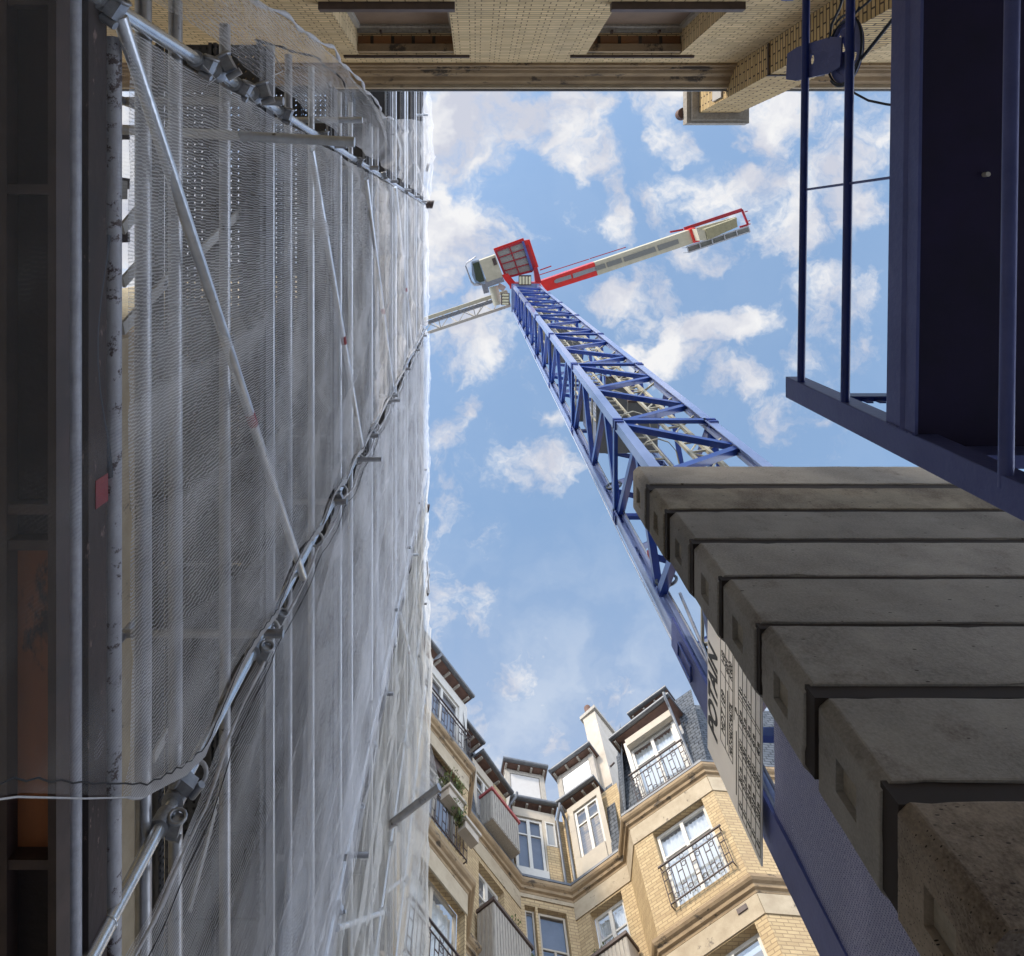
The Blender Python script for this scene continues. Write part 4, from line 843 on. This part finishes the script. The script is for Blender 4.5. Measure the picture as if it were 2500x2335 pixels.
text('MDT 189', .42, 6.14, .09, sg, sx=.75); text('H8', 1.02, 6.14, .085, sg, sx=.75); text('60M', 1.0, 6.055, .065, sg, sx=.75); text('K400', 1.0, 5.965, .065, sg, sx=.75)
text('MAT-MAST-MASTIL', .37, 5.965, .062, sg, sx=.60)
rows = [('8 t','20.1 m','1.65 t','60 m','8 t'),('8 t','21.2 m','2.20 t','55 m','8 t'),('8 t','22.4 m','2.85 t','50 m','8 t'),('8 t','23.8 m','3.60 t','45 m',''),('8 t','23.8 m','4.50 t','40 m','')]
tz = [5.735,5.645,5.555,5.465,5.375]; tt = [.10,.30,.54,.79,1.02]
for r_, z in zip(rows, tz):
    for s_, t_ in zip(r_, tt):
        if s_: text(s_, t_, z+.014, .062, sg, sx=.57)
text('P', .80, 5.84, .06, sg)
m = MB()
def hl(t0, t1, z, w_=.004): m.box(SX-.003,SX-.0005,YS-t1,YS-t0,z-w_/2,z+w_/2)
def vl(t_, z0, z1, w_=.004): m.box(SX-.0032,SX-.0006,YS-t_-w_/2,YS-t_+w_/2,z0,z1)
for z in tz+[5.825]: hl(.05, 1.5, z)
for t_ in (.05,.26,.50,.75,.97,1.0,1.5): vl(t_, 5.375, 5.825)
hl(.72,1.5,5.92)
for z in (6.245,6.125,6.04,5.95): hl(.33, 1.45, z)
for t_ in (.33,.93,1.45): vl(t_, 5.95, 6.245)
hl(.14,.66,5.87,.012); hl(.40,.86,6.075,.012); m.build('rules', M_['ink'], sg)

# ---------------------------------------------------------------- steel platform, right
pl = thing('work_platform', 'dark blue steel work platform with guard rails and a corner post', 'platform', (2.4,-.5,2.0))
YAW = .0135; X0 = 1.66
def px_(y): return -YAW*(y-.8)                        # slight yaw of the whole platform
def rail_y(z, r, x, y0, y1, mt, name='rail'):
    m_ = MB(); m_.tube((x+px_(y0),y0,z),(x+px_(y1),y1,z),r,14); return m_.build(name, M_[mt], pl)
rail_y(F*X0/786, .019, X0+.02, -3.2, .80, 'bluedark'); rail_y(F*X0/892, .0195, X0+.02, -3.2, .80, 'bluedark'); rail_y(2.27, .022, X0+.02, -3.2, .80, 'bluegrey')
z0_, z1_ = F*X0/1073, F*X0/1003
m = MB(); zm = (z0_+z1_)/2-.01; m.add([(X0-.0005+px_(-3.2),-3.2,zm-.02),(X0-.0005+px_(.75),.75,zm-.02),(X0-.007+px_(.75),.75,zm),(X0-.007+px_(-3.2),-3.2,zm),(X0-.0005+px_(.75),.75,zm+.004),(X0-.0005+px_(-3.2),-3.2,zm+.004)],[(0,1,2,3),(3,2,4,5)]); m.build('pressed_ridge', M_['bluegrey'], pl)
m = MB(); m.path([(X0-.001+.002*math.sin(i*1.7),.753+.002*math.sin(i*2.3),z0_+.005+i*.006) for i in range(30)], .005, 6); m.build('weld', M_['bluegrey'], pl)
m = MB(); m.add([(X0+px_(-3.2),-3.2,z0_),(X0+px_(.76),.76,z0_),(X0+px_(.76),.76,z1_),(X0+px_(-3.2),-3.2,z1_),(X0+.012+px_(-3.2),-3.2,z0_),(X0+.012+px_(.76),.76,z0_),(X0+.012+px_(.76),.76,z1_),(X0+.012+px_(-3.2),-3.2,z1_)],
  [(0,1,2,3),(7,6,5,4),(4,5,1,0),(5,6,2,1),(6,7,3,2),(7,4,0,3)])
m.box(X0-.004,X0+.01,-3.2,.75,z0_+.05*0+.085,z0_+.088) if False else None
m.build('toe_board', M_['bluegrey'], pl)
m = MB(); m.prism([(X0+.0125+px_(-3.2),-3.2),(5.0,-3.2),(5.0,.845),(X0+.0125+px_(.76),.845)],z0_+.012,z0_+.05); dk = m.build('deck', M_['plat'], pl)
m = MB()
for x in (2.6, 3.4): m.box(x,x+.08,-3.2,.74,z0_-.04,z0_+.01)
for y in (-2.8,): m.box(X0+.05,5.0,y,y+.05,z0_-.04,z0_+.011)
m.build('deck_joists', M_['plat'], dk)
m = MB(); m.box(X0,X0+.10,.755,.868,.9,F*X0/757); m.build('corner_post', M_['bluegrey'], pl, bevel=.006)
m = MB(); m.box(X0+.10,5.0,.80,.85,z0_-.10,z0_+.011); m.build('edge_beam', M_['bluegrey'], pl)
m = MB(); m.box(X0+.101,4.0,.775,.80,3.45,3.52); m.box(X0+.101,4.0,.775,.80,3.02,3.08); m.build('end_rail', M_['bluedark'], pl)
m = MB()
for i in range(12): m.box(X0+.14+i*.06,X0+.17+i*.06,.79,.797,3.40,3.449)
m.build('end_mesh', M_['bluedark'], pl)
m = MB(); m.beam((X0+.03+px_(-.23),-.235,F*X0/786+.03),(X0+.02+px_(-.23),-.235,z1_),.010,.016); m.build('upright', M_['bluegrey'], pl)
m = MB(); m.box(X0-.012,X0+.05,-1.40,-1.262,3.62,3.86); m.build('bracket', M_['bluegrey'], pl)
m = MB(); m.tube((3.6,-2.9,-1.6),(3.6,-2.9,z0_),.06,12); m.tube((3.6,.6,-1.6),(3.6,.6,z0_-.1),.06,12); m.build('support_post', M_['bluegrey'], pl)
m = MB(); m.tube((1.93,-.23,z0_+.012),(1.93,-.23,z0_-.012),.009,12); m.build('bolt_head', M_['white'], pl)
# cable reel
rl = thing('cable_reel', 'flat blue steel reel disc on a bracket with black cable looped round it', 'cable reel', (1.72,-.87,3.3))
m = MB(); R = .155; cz, cy = 3.40, -.875; n_ = 40; hol = []
ring_o = [(cy+R*math.sin(2*math.pi*i/n_), cz+R*math.cos(2*math.pi*i/n_)) for i in range(n_)]; ring_i = [(cy+.11*math.sin(2*math.pi*i/n_), cz+.11*math.cos(2*math.pi*i/n_)) for i in range(n_)]
def annul(m_, x0, x1, skip=lambda i: False):
    for i in range(n_):
        j = (i+1) % n_
        if skip(i): continue
        vs = [(x,*p) for x in (x0,x1) for p in (ring_o[i],ring_o[j],ring_i[j],ring_i[i])]
        m_.add(vs, [(0,1,2,3),(7,6,5,4),(0,4,5,1),(1,5,6,2),(2,6,7,3),(3,7,4,0)])
annul(m, 1.755, 1.763)
m.tube((1.755,cy,cz),(1.763,cy,cz),.112,32) if False else None
inner = [(cy+.1095*math.sin(2*math.pi*i/n_), cz+.1095*math.cos(2*math.pi*i/n_)) for i in range(n_)]
m.add([(1.757,*p) for p in inner[:14]]+[(1.757,cy,cz)], [tuple(range(15))]); m.add([(1.757,*p) for p in inner[18:34]]+[(1.757,cy,cz)], [tuple(range(17))])
m.build('disc', M_['bluegrey'], rl)
m = MB(); zz0 = F*1.70/785; pa = Vector((1.70,-.915,3.86)); pb = Vector((1.735,-.87,3.40)); dv = (pb-pa).normalized(); sv = Vector((0,1,0)); sv = (sv-dv*sv.dot(dv)).normalized()
hw_ = .088; hc = pa+(pb-pa)*.45; hr = .026; N = 24
outer_ = []
L_ = (pb-pa).length
for i in range(N):
    an = 2*math.pi*i/N; c_, s_ = math.cos(an), math.sin(an)
    k_ = min((L_*.55)/abs(c_) if abs(c_) > 1e-6 else 9, hw_/abs(s_) if abs(s_) > 1e-6 else 9); outer_.append(hc+dv*c_*k_+sv*s_*k_)
inn_ = [hc+dv*math.cos(2*math.pi*i/N)*hr*.8+sv*math.sin(2*math.pi*i/N)*hr for i in range(N)]
m.add(outer_+inn_+[p+Vector((.008,0,0)) for p in outer_+inn_], [(i,(i+1)%N,N+(i+1)%N,N+i) for i in range(N)]+[(2*N+i,3*N+i,3*N+(i+1)%N,2*N+(i+1)%N) for i in range(N)]+[(i,2*N+i,2*N+(i+1)%N,(i+1)%N) for i in range(N)]+[(N+i,N+(i+1)%N,3*N+(i+1)%N,3*N+i) for i in range(N)])
m.build('bracket_plate', M_['bluegrey'], rl)
m = MB()
m.path([(1.745,cy+.165*math.sin(t_),cz+.165*math.cos(t_)) for t_ in [2*math.pi*i/40 for i in range(5,34)]], .006, 6)
m.path([(1.745,cy+.145*math.sin(t_)+.01,cz+.15*math.cos(t_)) for t_ in [2*math.pi*i/40 for i in range(-12,18)]], .0055, 6)
def Pc(u, v, X): Z = F*X/(u-CU); return (X, (v-CV)*Z/F, Z)
m.path([Pc(2070,217,1.76),Pc(2090,230,1.765),Pc(2120,246,1.77),Pc(2163,255,1.78),Pc(2215,262,1.80)], .006, 6)
m.path([Pc(2085,165,1.75),Pc(2110,135,1.755),Pc(2140,98,1.76),Pc(2165,66,1.765),Pc(2220,-2,1.79)], .008, 6)
m.path([Pc(2075,55,1.74),Pc(2090,30,1.745),Pc(2120,5,1.75),Pc(2145,-25,1.75)], .006, 6)
m.path([Pc(2025,95,1.73),Pc(2030,60,1.73),Pc(2050,20,1.73),Pc(2062,-20,1.73)], .006, 6)
m.path([Pc(2072,60,1.735),Pc(2080,20,1.735),Pc(2086,-20,1.735)], .008, 6)
m.path([Pc(2098,18,1.735),Pc(2080,48,1.735),Pc(2070,20,1.735),Pc(2074,-20,1.735)], .006, 6)
m.build('cable', M_['cable'], rl)

# ---------------------------------------------------------------- scaffold, left
sc = thing('scaffold', 'tall galvanised tube scaffold with steel decks behind pale netting', 'scaffold', (-1.6,3,-1.6))
XO = -1.2; XI = -1.98; SY = [-.756,2.25,5.75,8.6,10.9]
cpm = MB(); cpm.tube((0,0,-.035),(0,0,.035),.038,14); cpm.box(.036,.075,-.03,.03,-.025,.025); cpm.tube((.03,.045,0),(.085,.045,0),.014,8); cpm.ring((.05,-.035,0),(0,1,.2),.030,.008,12,5)
cp0 = cpm.build('coupler', M_['coup']); cp_first = [True]
def couplers(parent, x, y, zs):
    for z in zs:
        c = cp0 if cp_first[0] else cp0.copy()
        if not cp_first[0]: C.objects.link(c)
        cp_first[0] = False; c.parent = parent; c.location = Vector((x, y, z))-root_loc(parent); c.rotation_euler = (0, 0, (z*7.3) % 1.2-.6)
yo = lambda z: lerp_tab([(1.6,-.92),(3.56,-1.17),(5.35,-1.40),(7.4,-1.46),(8.6,-1.42),(9.6,-1.55),(12,-1.95)], z)
def lerp_tab(tab, z):
    if z <= tab[0][0]: return tab[0][1]
    for (a, b), (c, d) in zip(tab, tab[1:]):
        if z <= c: return b+(d-b)*(z-a)/(c-a)
    return tab[-1][1]
for i, y in enumerate(SY):
    m = MB(); m.tube((XO,y,-1.6),(XO,y,17.3),.028 if i == 0 else .0255,16); s_ = m.build('standard', M_['chrome'], sc)
    couplers(s_, XO, y, [2.30,3.04,3.58,3.8,4.25,4.8,5.5,6.1,7.2,8.1,9.1,10.1,12.1,14.1] if i == 2 else [2.30,3.1,3.6,4.4,5.5,7.2,9.1,12.1] if i == 0 else [2.05,2.75,4.25,6.1,8.1] if i == 1 else [9.1,10.1,12.1,14.1])
    if y < 10: m = MB(); m.tube((XI,y,-1.6),(XI,y,17.2),.0242,12); m.build('standard', M_['galvd'], sc)
m = MB(); m.tube((XO,2.25,1.2),(XO,2.25,2.34),.0295,18); m.ring((XO,2.25,2.13),(0,0,1),.034,.007,18,6); m.ring((XO,2.25,2.34),(0,0,1),.029,.004,18,6); m.build('sleeve', M_['chrome'], sc)
for z_, sc_, rz_ in ((2.88,1.15,-.9),(2.12,1.2,2.2),(3.9,1.15,.4)):
    c = cp0.copy(); C.objects.link(c); c.parent = sc; c.location = Vector((XO,2.25,z_))-root_loc(sc); c.rotation_euler = (0,0,rz_); c.scale = (sc_,sc_,sc_)
for z_, rz_ in ((3.30,-.5),(3.86,-.3)):
    c = cp0.copy(); C.objects.link(c); c.parent = sc; c.location = Vector((XO,-.756,z_))-root_loc(sc); c.rotation_euler = (0,0,rz_); c.scale = (1.25,1.25,1.1)
m = MB(); m.tube((XO,-3.5,9.4),(XO,-3.5,17.4),.0242,12); m.build('standard', M_['galv'], sc)
LZ = [(2.70,.030,'galvd'),(2.99,.028,'galvd'),(3.58,.028,'galvd'),(4.38,.026,'galv'),(4.80,.026,'galvd'),(5.47,.025,'galv'),(6.12,.0242,'galvd'),(6.6,.0242,'galv'),(7.2,.0242,'galv'),(8.1,.0242,'galvd'),(8.6,.0242,'galv'),
      (9.1,.0242,'galvd'),(10.1,.0242,'galv'),(10.7,.0242,'galvd'),(11.2,.0242,'galv'),(12.1,.0242,'galvd'),(12.6,.0242,'galv'),(13.1,.0242,'galv'),(14.1,.0242,'galvd'),(15.1,.0242,'galv'),(16.1,.0242,'galv'),(17.1,.0242,'galvd')]
for z, r, mt in LZ:
    m = MB(); m.tube((XO-.05,yo(z)+.12 if z < 9.5 else -3.7,z),(XO-.05,11.1,z),r,14); m.build('ledger', M_[mt], sc)
    if z > 4.2: m = MB(); m.tube((XI,-1.0 if z < 9.5 else -3.6,z+.05),(XI,10.1,z+.05),.0242,8); m.build('ledger', M_['galvd'], sc)
m = MB(); m.tube((-1.235,-2.2,2.20),(-1.232,9,2.20),.0245,18); m.build('ledger', M_['tubem'], sc)
m = MB(); m.tube((-1.215,-.66,2.40),(-1.219,9,2.40),.030,22); m.build('ledger', M_['splat'], sc)
m = MB(); m.box(-1.225,-1.20,-2.2,9,2.225,2.335); tb_ = m.build('toe_board', M_['toe'], sc)
m = MB(); m.box(-1.1985,-1.1965,.775,.865,2.262,2.337); m.build('red_tape', M_['redband'], tb_)
m = MB(); m.tube((-1.217,.76,2.368),(-1.217,.87,2.368),.026,12) if False else m.box(-1.2285,-1.1984,.775,.865,2.3352,2.338); m.build('red_tape', M_['redband'], tb_)
# lowest deck: plywood in an aluminium frame
def deckboard(x0, x1, y0, y1, z, matn, parent, name='deck_board'):
    m_ = MB(); m_.box(x0,x1,y0,y1,z,z+.045); return m_.build(name, M_[matn], parent)
m = MB(); m.box(-1.222,-1.198,-2.2,9,2.05,2.12); m.box(-1.36,-1.340,-2.2,9,2.05,2.12); m.box(-1.56,-1.54,-2.2,9,2.05,2.12); fr_ = m.build('deck_frame', M_['alu'], sc)
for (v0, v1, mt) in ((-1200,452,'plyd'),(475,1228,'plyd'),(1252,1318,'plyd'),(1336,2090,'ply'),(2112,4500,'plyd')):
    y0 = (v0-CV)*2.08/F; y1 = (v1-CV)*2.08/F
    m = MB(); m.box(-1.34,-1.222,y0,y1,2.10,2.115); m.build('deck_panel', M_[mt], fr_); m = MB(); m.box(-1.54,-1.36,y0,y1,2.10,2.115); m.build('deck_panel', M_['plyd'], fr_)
m = MB()
for y in [(v-CV)*2.07/F for v in (463,1240,1327,2101)]+[-.675]: m = MB(); m.box(-1.54,-1.222,y-.014,y+.014,2.055,2.11); m.build('deck_crossbar', M_['alu'], fr_)
m = MB(); m.path([(-1.21,y,2.33-.05*math.sin((y-.1)*6)) for y in (-.0,.1,.2,.3,.4,.5,.6,.7,.8)], .012, 6); m.build('strap', M_['cable'], sc)
for z in (4.15,6.15,8.15,10.15,12.15,14.15,16.15):
    ys = (yo(z)+.15) if z < 9.5 else -3.6
    planks = [(-1.90,-1.80),(-1.765,-1.50),(-1.49,-1.225)] if z < 5 else [(-1.96,-1.73),(-1.715,-1.48),(-1.465,-1.225)]
    dk_ = None
    for xa, xb in planks:
        m = MB(); y = ys
        while y < 10:
            y2 = min(y+2.98,10.1); m.box(xa,xb,y,y2,z-.03,z); m.box(xa,xa+.018,y,y2,z-.075,z-.031); m.box(xb-.018,xb,y,y2,z-.075,z-.031)
            yy = y+.02
            while yy < y2 and z < 9.5: m.box(xa+.02,xb-.02,yy,yy+.03,z-.045,z-.031); yy += .5
            y += 3.0
        m.build('deck', M_['deckp'], sc)
    y = -.756
    while y < 10.2:
        m = MB(); m.tube((XI-.1,y,z-.11),(XO+.12,y,z-.11),.0242,12); m.build('transom', M_['galvd'], sc); y += 3.0
    m = MB(); m.box(XO-.03,XO-.01,ys,10.9,z,z+.15); m.build('toe_board', M_['deck'], sc)
# long transoms that poke out through the net
for (y, z, x1) in ((2.25,7.2,-.94),(2.25,9.77,-1.02),(-.46,3.42,-.575),(-.9,5.6,-.88),(-2.55,15.2,-1.0),(5.75,12.9,-1.02),(5.75,6.65,-.985),(5.72,8.94,-1.02)):
    m = MB(); m.tube((XI,y-(.06 if z == 3.42 else 0),z),(x1,y+(.015 if z == 3.42 else 0),z),.0242,14); m.build('transom', M_['galvd' if z in (7.2,9.77,6.65,8.94) else 'galv'], sc)
m = MB(); m.tube((-1.25,7.98,9.6),(-.48,7.39,9.6),.05,12); m.build('raker_tube', M_['galvd'], sc)
# braces
for (a, b) in (((-.71,2.33),(2.3,4.82)),((-.6,5.05),(2.15,7.3)),((-.6,7.6),(2.2,10.1)),((5.8,6.0),(8.5,9.0)),((-.7,10.4),(2.2,13.2)),((5.8,11.0),(8.5,13.8)),((8.6,9.4),(10.9,12.2))):
    m = MB(); m.tube((XO+.045,a[0],a[1]),(XO+.045,b[0],b[1]),.0242,14); br = m.build('brace', M_['galv'], sc)
    p = Vector((XO+.045,*a)); q = Vector((XO+.045,*b)); c = p+(q-p)*.55; d = (q-p).normalized()*.05; m = MB(); m.tube(c-d, c+d, .0252, 14, False); m.build('red_band', M_['redband'], br)
m = MB(); m.tube((XO+.0,-.756,3.36),(XO+.0,-.756,3.42),.0252,14,False); m.build('red_band', M_['redband'], sc)
for (u0, v0, u1, v1, X) in ((299,804,421,670,-1.35),(493,612,600,503,-1.35),(299,560,345,505,-1.45),(375,1850,408,1790,-1.4),(462,2225,541,1915,-1.4),(430,2335,448,2290,-1.4),(300,690,345,640,-1.5)):
    za, zb = F*X/(u0-CU), F*X/(u1-CU); pa_ = Vector((X,(v0-CV)*za/F,za)); pb_ = Vector((X,(v1-CV)*zb/F,zb))
    m = MB(); m.beam(pa_, pb_, .012, .05, (0,.7,.7)); q_ = MB(); d_ = pb_-pa_
    so_ = m.build('stair_stringer', M_['blind'], sc); q_.tube(pa_+d_*.8-Vector((-.008,0,0)), pa_+d_*.8+Vector((.012,0,0)), .014, 12); q_.build('bolt', M_['iron'], so_)
m = MB(); m.box(-2.1,-1.93,-.30,-.20,3.9,3.98); m.build('deck_crossbar', M_['blind'], sc)
for (a, b) in (((.53,4.06),(.1,5.2)),((.26,4.73),(-.45,6.8)),((1.3,3.1),(.9,4.0)),((3.0,5.0),(2.2,7.2)),((3.4,2.9),(3.0,4.0)),((2.65,2.6),(2.2,3.9))):
    m = MB(); m.beam((-2.0,a[0],a[1]),(-2.0,b[0],b[1]),.06,.012,(1,0,0)); m.build('stair_stringer', M_['blind'], sc)
for y in (-.02,-.32,-.60): m = MB(); m.box(-2.3,-1.95,y,y+.06,3.95,4.05); m.build('deck_crossbar', M_['alu'], sc)
# bits at the skyline edge of the scaffold
m = MB()
for (v, n_) in ((500,5),(410,2),(1240,2),(1410,2),(1442,2)):
    for i in range(n_): m.ring((-1.155+.035*i,(v-CV)*17.2/F,17.15), (1,.25,.1), .09, .016, 14, 5)
m.build('coil_rings', M_['iron'], sc)
m = MB(); m.tube((XO+.06,(1370-CV)*17.0/F,17.0),(XO+.1,(1450-CV)*17.0/F,17.05),.03,8); m.build('short_tube', M_['galv'], sc)

# ---------------------------------------------------------------- netting
def smooth(a, b, x): t = max(0, min(1, (x-a)/(b-a))); return t*t*(3-2*t)
def lerp_tab(tab, z):
    if z <= tab[0][0]: return tab[0][1]
    for (a, b), (c, d) in zip(tab, tab[1:]):
        if z <= c: return b+(d-b)*(z-a)/(c-a)
    return tab[-1][1]
TIES = [3.0,4.1,5.3,6.3,7.2,8.4,9.8,11.6,13.5,15.4,17.4]
def gap(z, sgn):
    if z < 3.0: return 0
    for a, b in zip(TIES, TIES[1:]):
        if a <= z <= b: t = (z-a)/(b-a); return math.sin(math.pi*t)*(.055+.03*math.sin(a*5+sgn))
    return 0
def net(name, label, y0f, y1f, z0, z1, ny, nz, xf, mt, z0f=None):
    t = thing(name, label, 'netting', (-1.15,(y0f(8)+y1f(8))/2,8), 'safety nets hung on the scaffold'); m_ = MB(); vs = []
    for j in range(nz+1):
        tz_ = (j/nz)**1.5
        for i in range(ny+1):
            a = i/ny; zb = z0 if z0f is None else z0f(a); z = zb+(z1-zb)*tz_; y = y0f(z)+(y1f(z)-y0f(z))*a
            vs.append((xf(y,z,a), y, z))
    m_.add(vs, [(j*(ny+1)+i, j*(ny+1)+i+1, (j+1)*(ny+1)+i+1, (j+1)*(ny+1)+i) for j in range(nz) for i in range(ny)], True)
    m_.build('mesh_sheet', M_[mt], t); return t, vs, ny, nz
def folds(y, z, a, amp=1.0, seed=0):
    n1 = noise.noise(Vector((y*.6+seed,z*.35,1.3)))*.05+noise.noise(Vector((y*2.6+seed,z*.45,4.1)))*.026+noise.noise(Vector((y*9+z*1.5,z*.8,seed)))*.005
    edge = min(a, 1-a); e = .3+.7*smooth(0,.12,edge)
    rg_ = (1-abs(math.sin(y*4.3+noise.noise(Vector((y*.7,z*.25,seed)))*3+seed)))**5*.035
    return (n1*e+rg_*e+.012*math.sin((y*5+z*1.7+seed)*3)*(1-smooth(0,.25,edge)))*amp
ylow = lambda a: 1.40-.0*a
t1, vs1, _, _ = net('safety_net', 'grey mesh net panel nearest the camera, left of the long diagonal seam',
    lambda z: -.70, lambda z: lerp_tab([(1.2,1.0),(1.8,1.42),(2.1,1.66),(2.45,1.93),(2.8,2.12),(3.0,2.19)], z)-gap(z,0)-.01, 1.3, 17.45, 80, 150,
    lambda y, z, a: -1.135+folds(y,z,a,1.0*smooth(2.2,2.9,z)+.15,2.0)-.05*(1-smooth(0,.06,a))-.03*(1-smooth(0,.06,1-a)), 'net', lambda a: 2.36)
t6, vs6, _, _ = net('safety_net', 'faint low corner of net with a dark stitched hem over the dark plywood',
    lambda z: -2.0, lambda z: lerp_tab([(1.2,1.0),(1.8,1.42),(2.1,1.66),(2.45,1.93)], z)-.02, 1.45, 2.361, 60, 30,
    lambda y, z, a: -1.135+folds(y,z,a,.15,2.0), 'net4')  # greyer, thinner copy of the net; its faintness stands in for shade
t2, vs2, _, _ = net('safety_net', 'grey mesh net panel below the diagonal seam with long vertical creases',
    lambda z: lerp_tab([(1.8,2.36),(2.6,2.43),(3.05,2.42),(3.3,2.31),(3.6,2.28)], z)+gap(z,2)+.01, lambda z: 5.72-gap(z,4)*.8, 1.8, 17.45, 70, 130,
    lambda y, z, a: -1.13+folds(y,z,a,1.2,9.0)-.05*(1-smooth(0,.06,a)), 'net')
t3, vs3, _, _ = net('safety_net', 'cream coloured net panel flaring out at the far end of the scaffold',
    lambda z: 5.78+gap(z,5)*.8, lambda z: 11.25, 4.5, 17.5, 90, 110,
    lambda y, z, a: -1.13+folds(y,z,a,1.7,21.0)+.40*smooth(7.5,11.2,y)*max(0,min(1.3,(17.5-z)/6.5)), 'net2')
t0, vs0, _, _ = net('safety_net', 'loose net panel bulging outwards beside the brick building overhead',
    lambda z: lerp_tab([(1.6,-.92),(3.56,-1.17),(5.35,-1.40),(7.4,-1.46),(8.6,-1.42),(9.6,-1.55),(12,-1.95),(14.8,-2.35),(16.2,-3.3),(17.5,-3.55)], z), lambda z: -.815, 2.3, 17.45, 40, 150,
    lambda y, z, a: -1.10+folds(y,z,a,1.8,33.0)+(.16+.05*math.sin(z*3))*math.sin(math.pi*(1-a)**.8)*.6*(1 if z < 10 else .35), 'net3')
t5, vs5, _, _ = net('safety_net', 'second net layer making a paler band with a dark slanting edge below the long seam',
    lambda z: lerp_tab([(3.5,5.2),(4.0,4.05),(4.75,3.05),(4.85,2.65),(5.6,2.42),(6.9,2.35),(9,2.33)], z), lambda z: 5.70, 3.6, 17.3, 50, 90,
    lambda y, z, a: -1.10+folds(y,z,a,1.0,51.0), 'net3')
# hems: a corded, stitched edge on the first and second panels
def hem(t, pts, r, mt='hem', name='hem'):
    m_ = MB(); m_.path(pts, r, 7); return m_.build(name, M_[mt], t)
def edge_pts(zs, yf, dx=.0):
    return [(-1.135+dx+.012*noise.noise(Vector((0,3,z*3))), yf(z), z) for z in zs]
zs = [1.2+.05*i for i in range(320)]
yl = lambda z: lerp_tab([(1.2,1.0),(1.8,1.42),(2.1,1.66),(2.45,1.93),(2.8,2.12),(3.0,2.19)], z)-gap(z,0)-.01
yr = lambda z: lerp_tab([(1.8,2.36),(2.6,2.43),(3.05,2.42),(3.3,2.31),(3.6,2.28)], z)+gap(z,2)+.01
hem(t1, edge_pts(zs, yl, -.01), lambda t_: (.0025 if t_ < .075 else .006)+.002*math.sin(t_*190)*(t_ > .075)); hem(t1, edge_pts([z for z in zs if z < 12], lambda z: yl(z)-.045+.006*math.sin(z*60), .012), .0024, 'thread', 'stitching')
m = MB()
for j in range(len(zs)-1):
    if zs[j] > 17.3: break
    if zs[j] < 2.34: continue
    a = (-1.128, yl(zs[j]), zs[j]); b = (-1.128, yl(zs[j+1]), zs[j+1]); m.quad(a, b, (b[0]+.003,b[1]-.05,b[2]), (a[0]+.003,a[1]-.05,a[2]))
m.build('hem_tape', M_['tape'], t1)
hem(t2, edge_pts([z for z in zs if z > 1.85], yr, -.01), lambda t_: .007+.003*math.sin(t_*160)); hem(t2, edge_pts([z for z in zs if 1.85 < z < 9], lambda z: yr(z)+.05, .01), .0024, 'thread', 'stitching')
for z in TIES[:9]: m = MB(); m.ring((XO+.03,2.25,z), (0,.3,1), .045, .010, 16, 5); m.build('tie', M_['hem'], t2)
zs0 = [3.5+.08*i for i in range(75)]
yo = lambda z: lerp_tab([(1.6,-.92),(3.56,-1.17),(5.35,-1.40),(7.4,-1.46),(8.6,-1.42),(9.6,-1.55),(12,-1.95)], z)
hem(t0, [(-1.06+.02*math.sin(z*7), yo(z)+.18+.03*math.sin(z*2.3), z) for z in zs0], lambda t_: .006+.003*math.sin(t_*120), 'thread', 'stitching'); hem(t0, [(-1.08+.02*math.sin(z*5), yo(z)+.01*math.sin(z*9), z) for z in zs0], lambda t_: .012+.006*math.sin(t_*90))
# loose ends of tie wire
m = MB(); m.path([(-1.1,-1.0,3.75),(-1.05,-.96,3.7),(-1.0,-.85,3.72),(-1.02,-.80,3.6)], .003, 5)
for z, y in ((2.95,-.70),(3.15,-.66),(3.5,-.7),(3.9,-.7),(3.55,-.62)): m.path([(-1.12,y,z),(-1.08,y+.05,z+.03),(-1.1,y+.09,z-.02),(-1.09,y+.12,z-.03)], .0025, 5)
m.build('tie_wire', M_['hem'], t0)
# net draped over the raker tube
t4 = thing('safety_net', 'small tent of pale net draped over the raking tube end at the far edge', 'netting', (-.8,7.6,9.6), 'safety nets hung on the scaffold')
m = MB(); apex = Vector((-.47,7.38,9.62)); n_ = 24; rows_ = 10; vs = []
for i in range(n_+1):
    t_ = i/n_; e = Vector((-1.05+.12*t_, 6.2+2.9*t_, 12.2-4.2*t_)) if True else None
    for j in range(rows_+1):
        s_ = j/rows_; p = apex.lerp(e, s_); p += Vector((-.10,0,0))*math.sin(math.pi*s_)*.8+Vector((.02*math.sin(t_*30),0,0))*s_; vs.append(p)
m.add(vs, [(i*(rows_+1)+j,(i+1)*(rows_+1)+j,(i+1)*(rows_+1)+j+1,i*(rows_+1)+j+1) for i in range(n_) for j in range(rows_)], True); m.build('mesh_sheet', M_['net2'], t4)
bpy.context.view_layer.update()
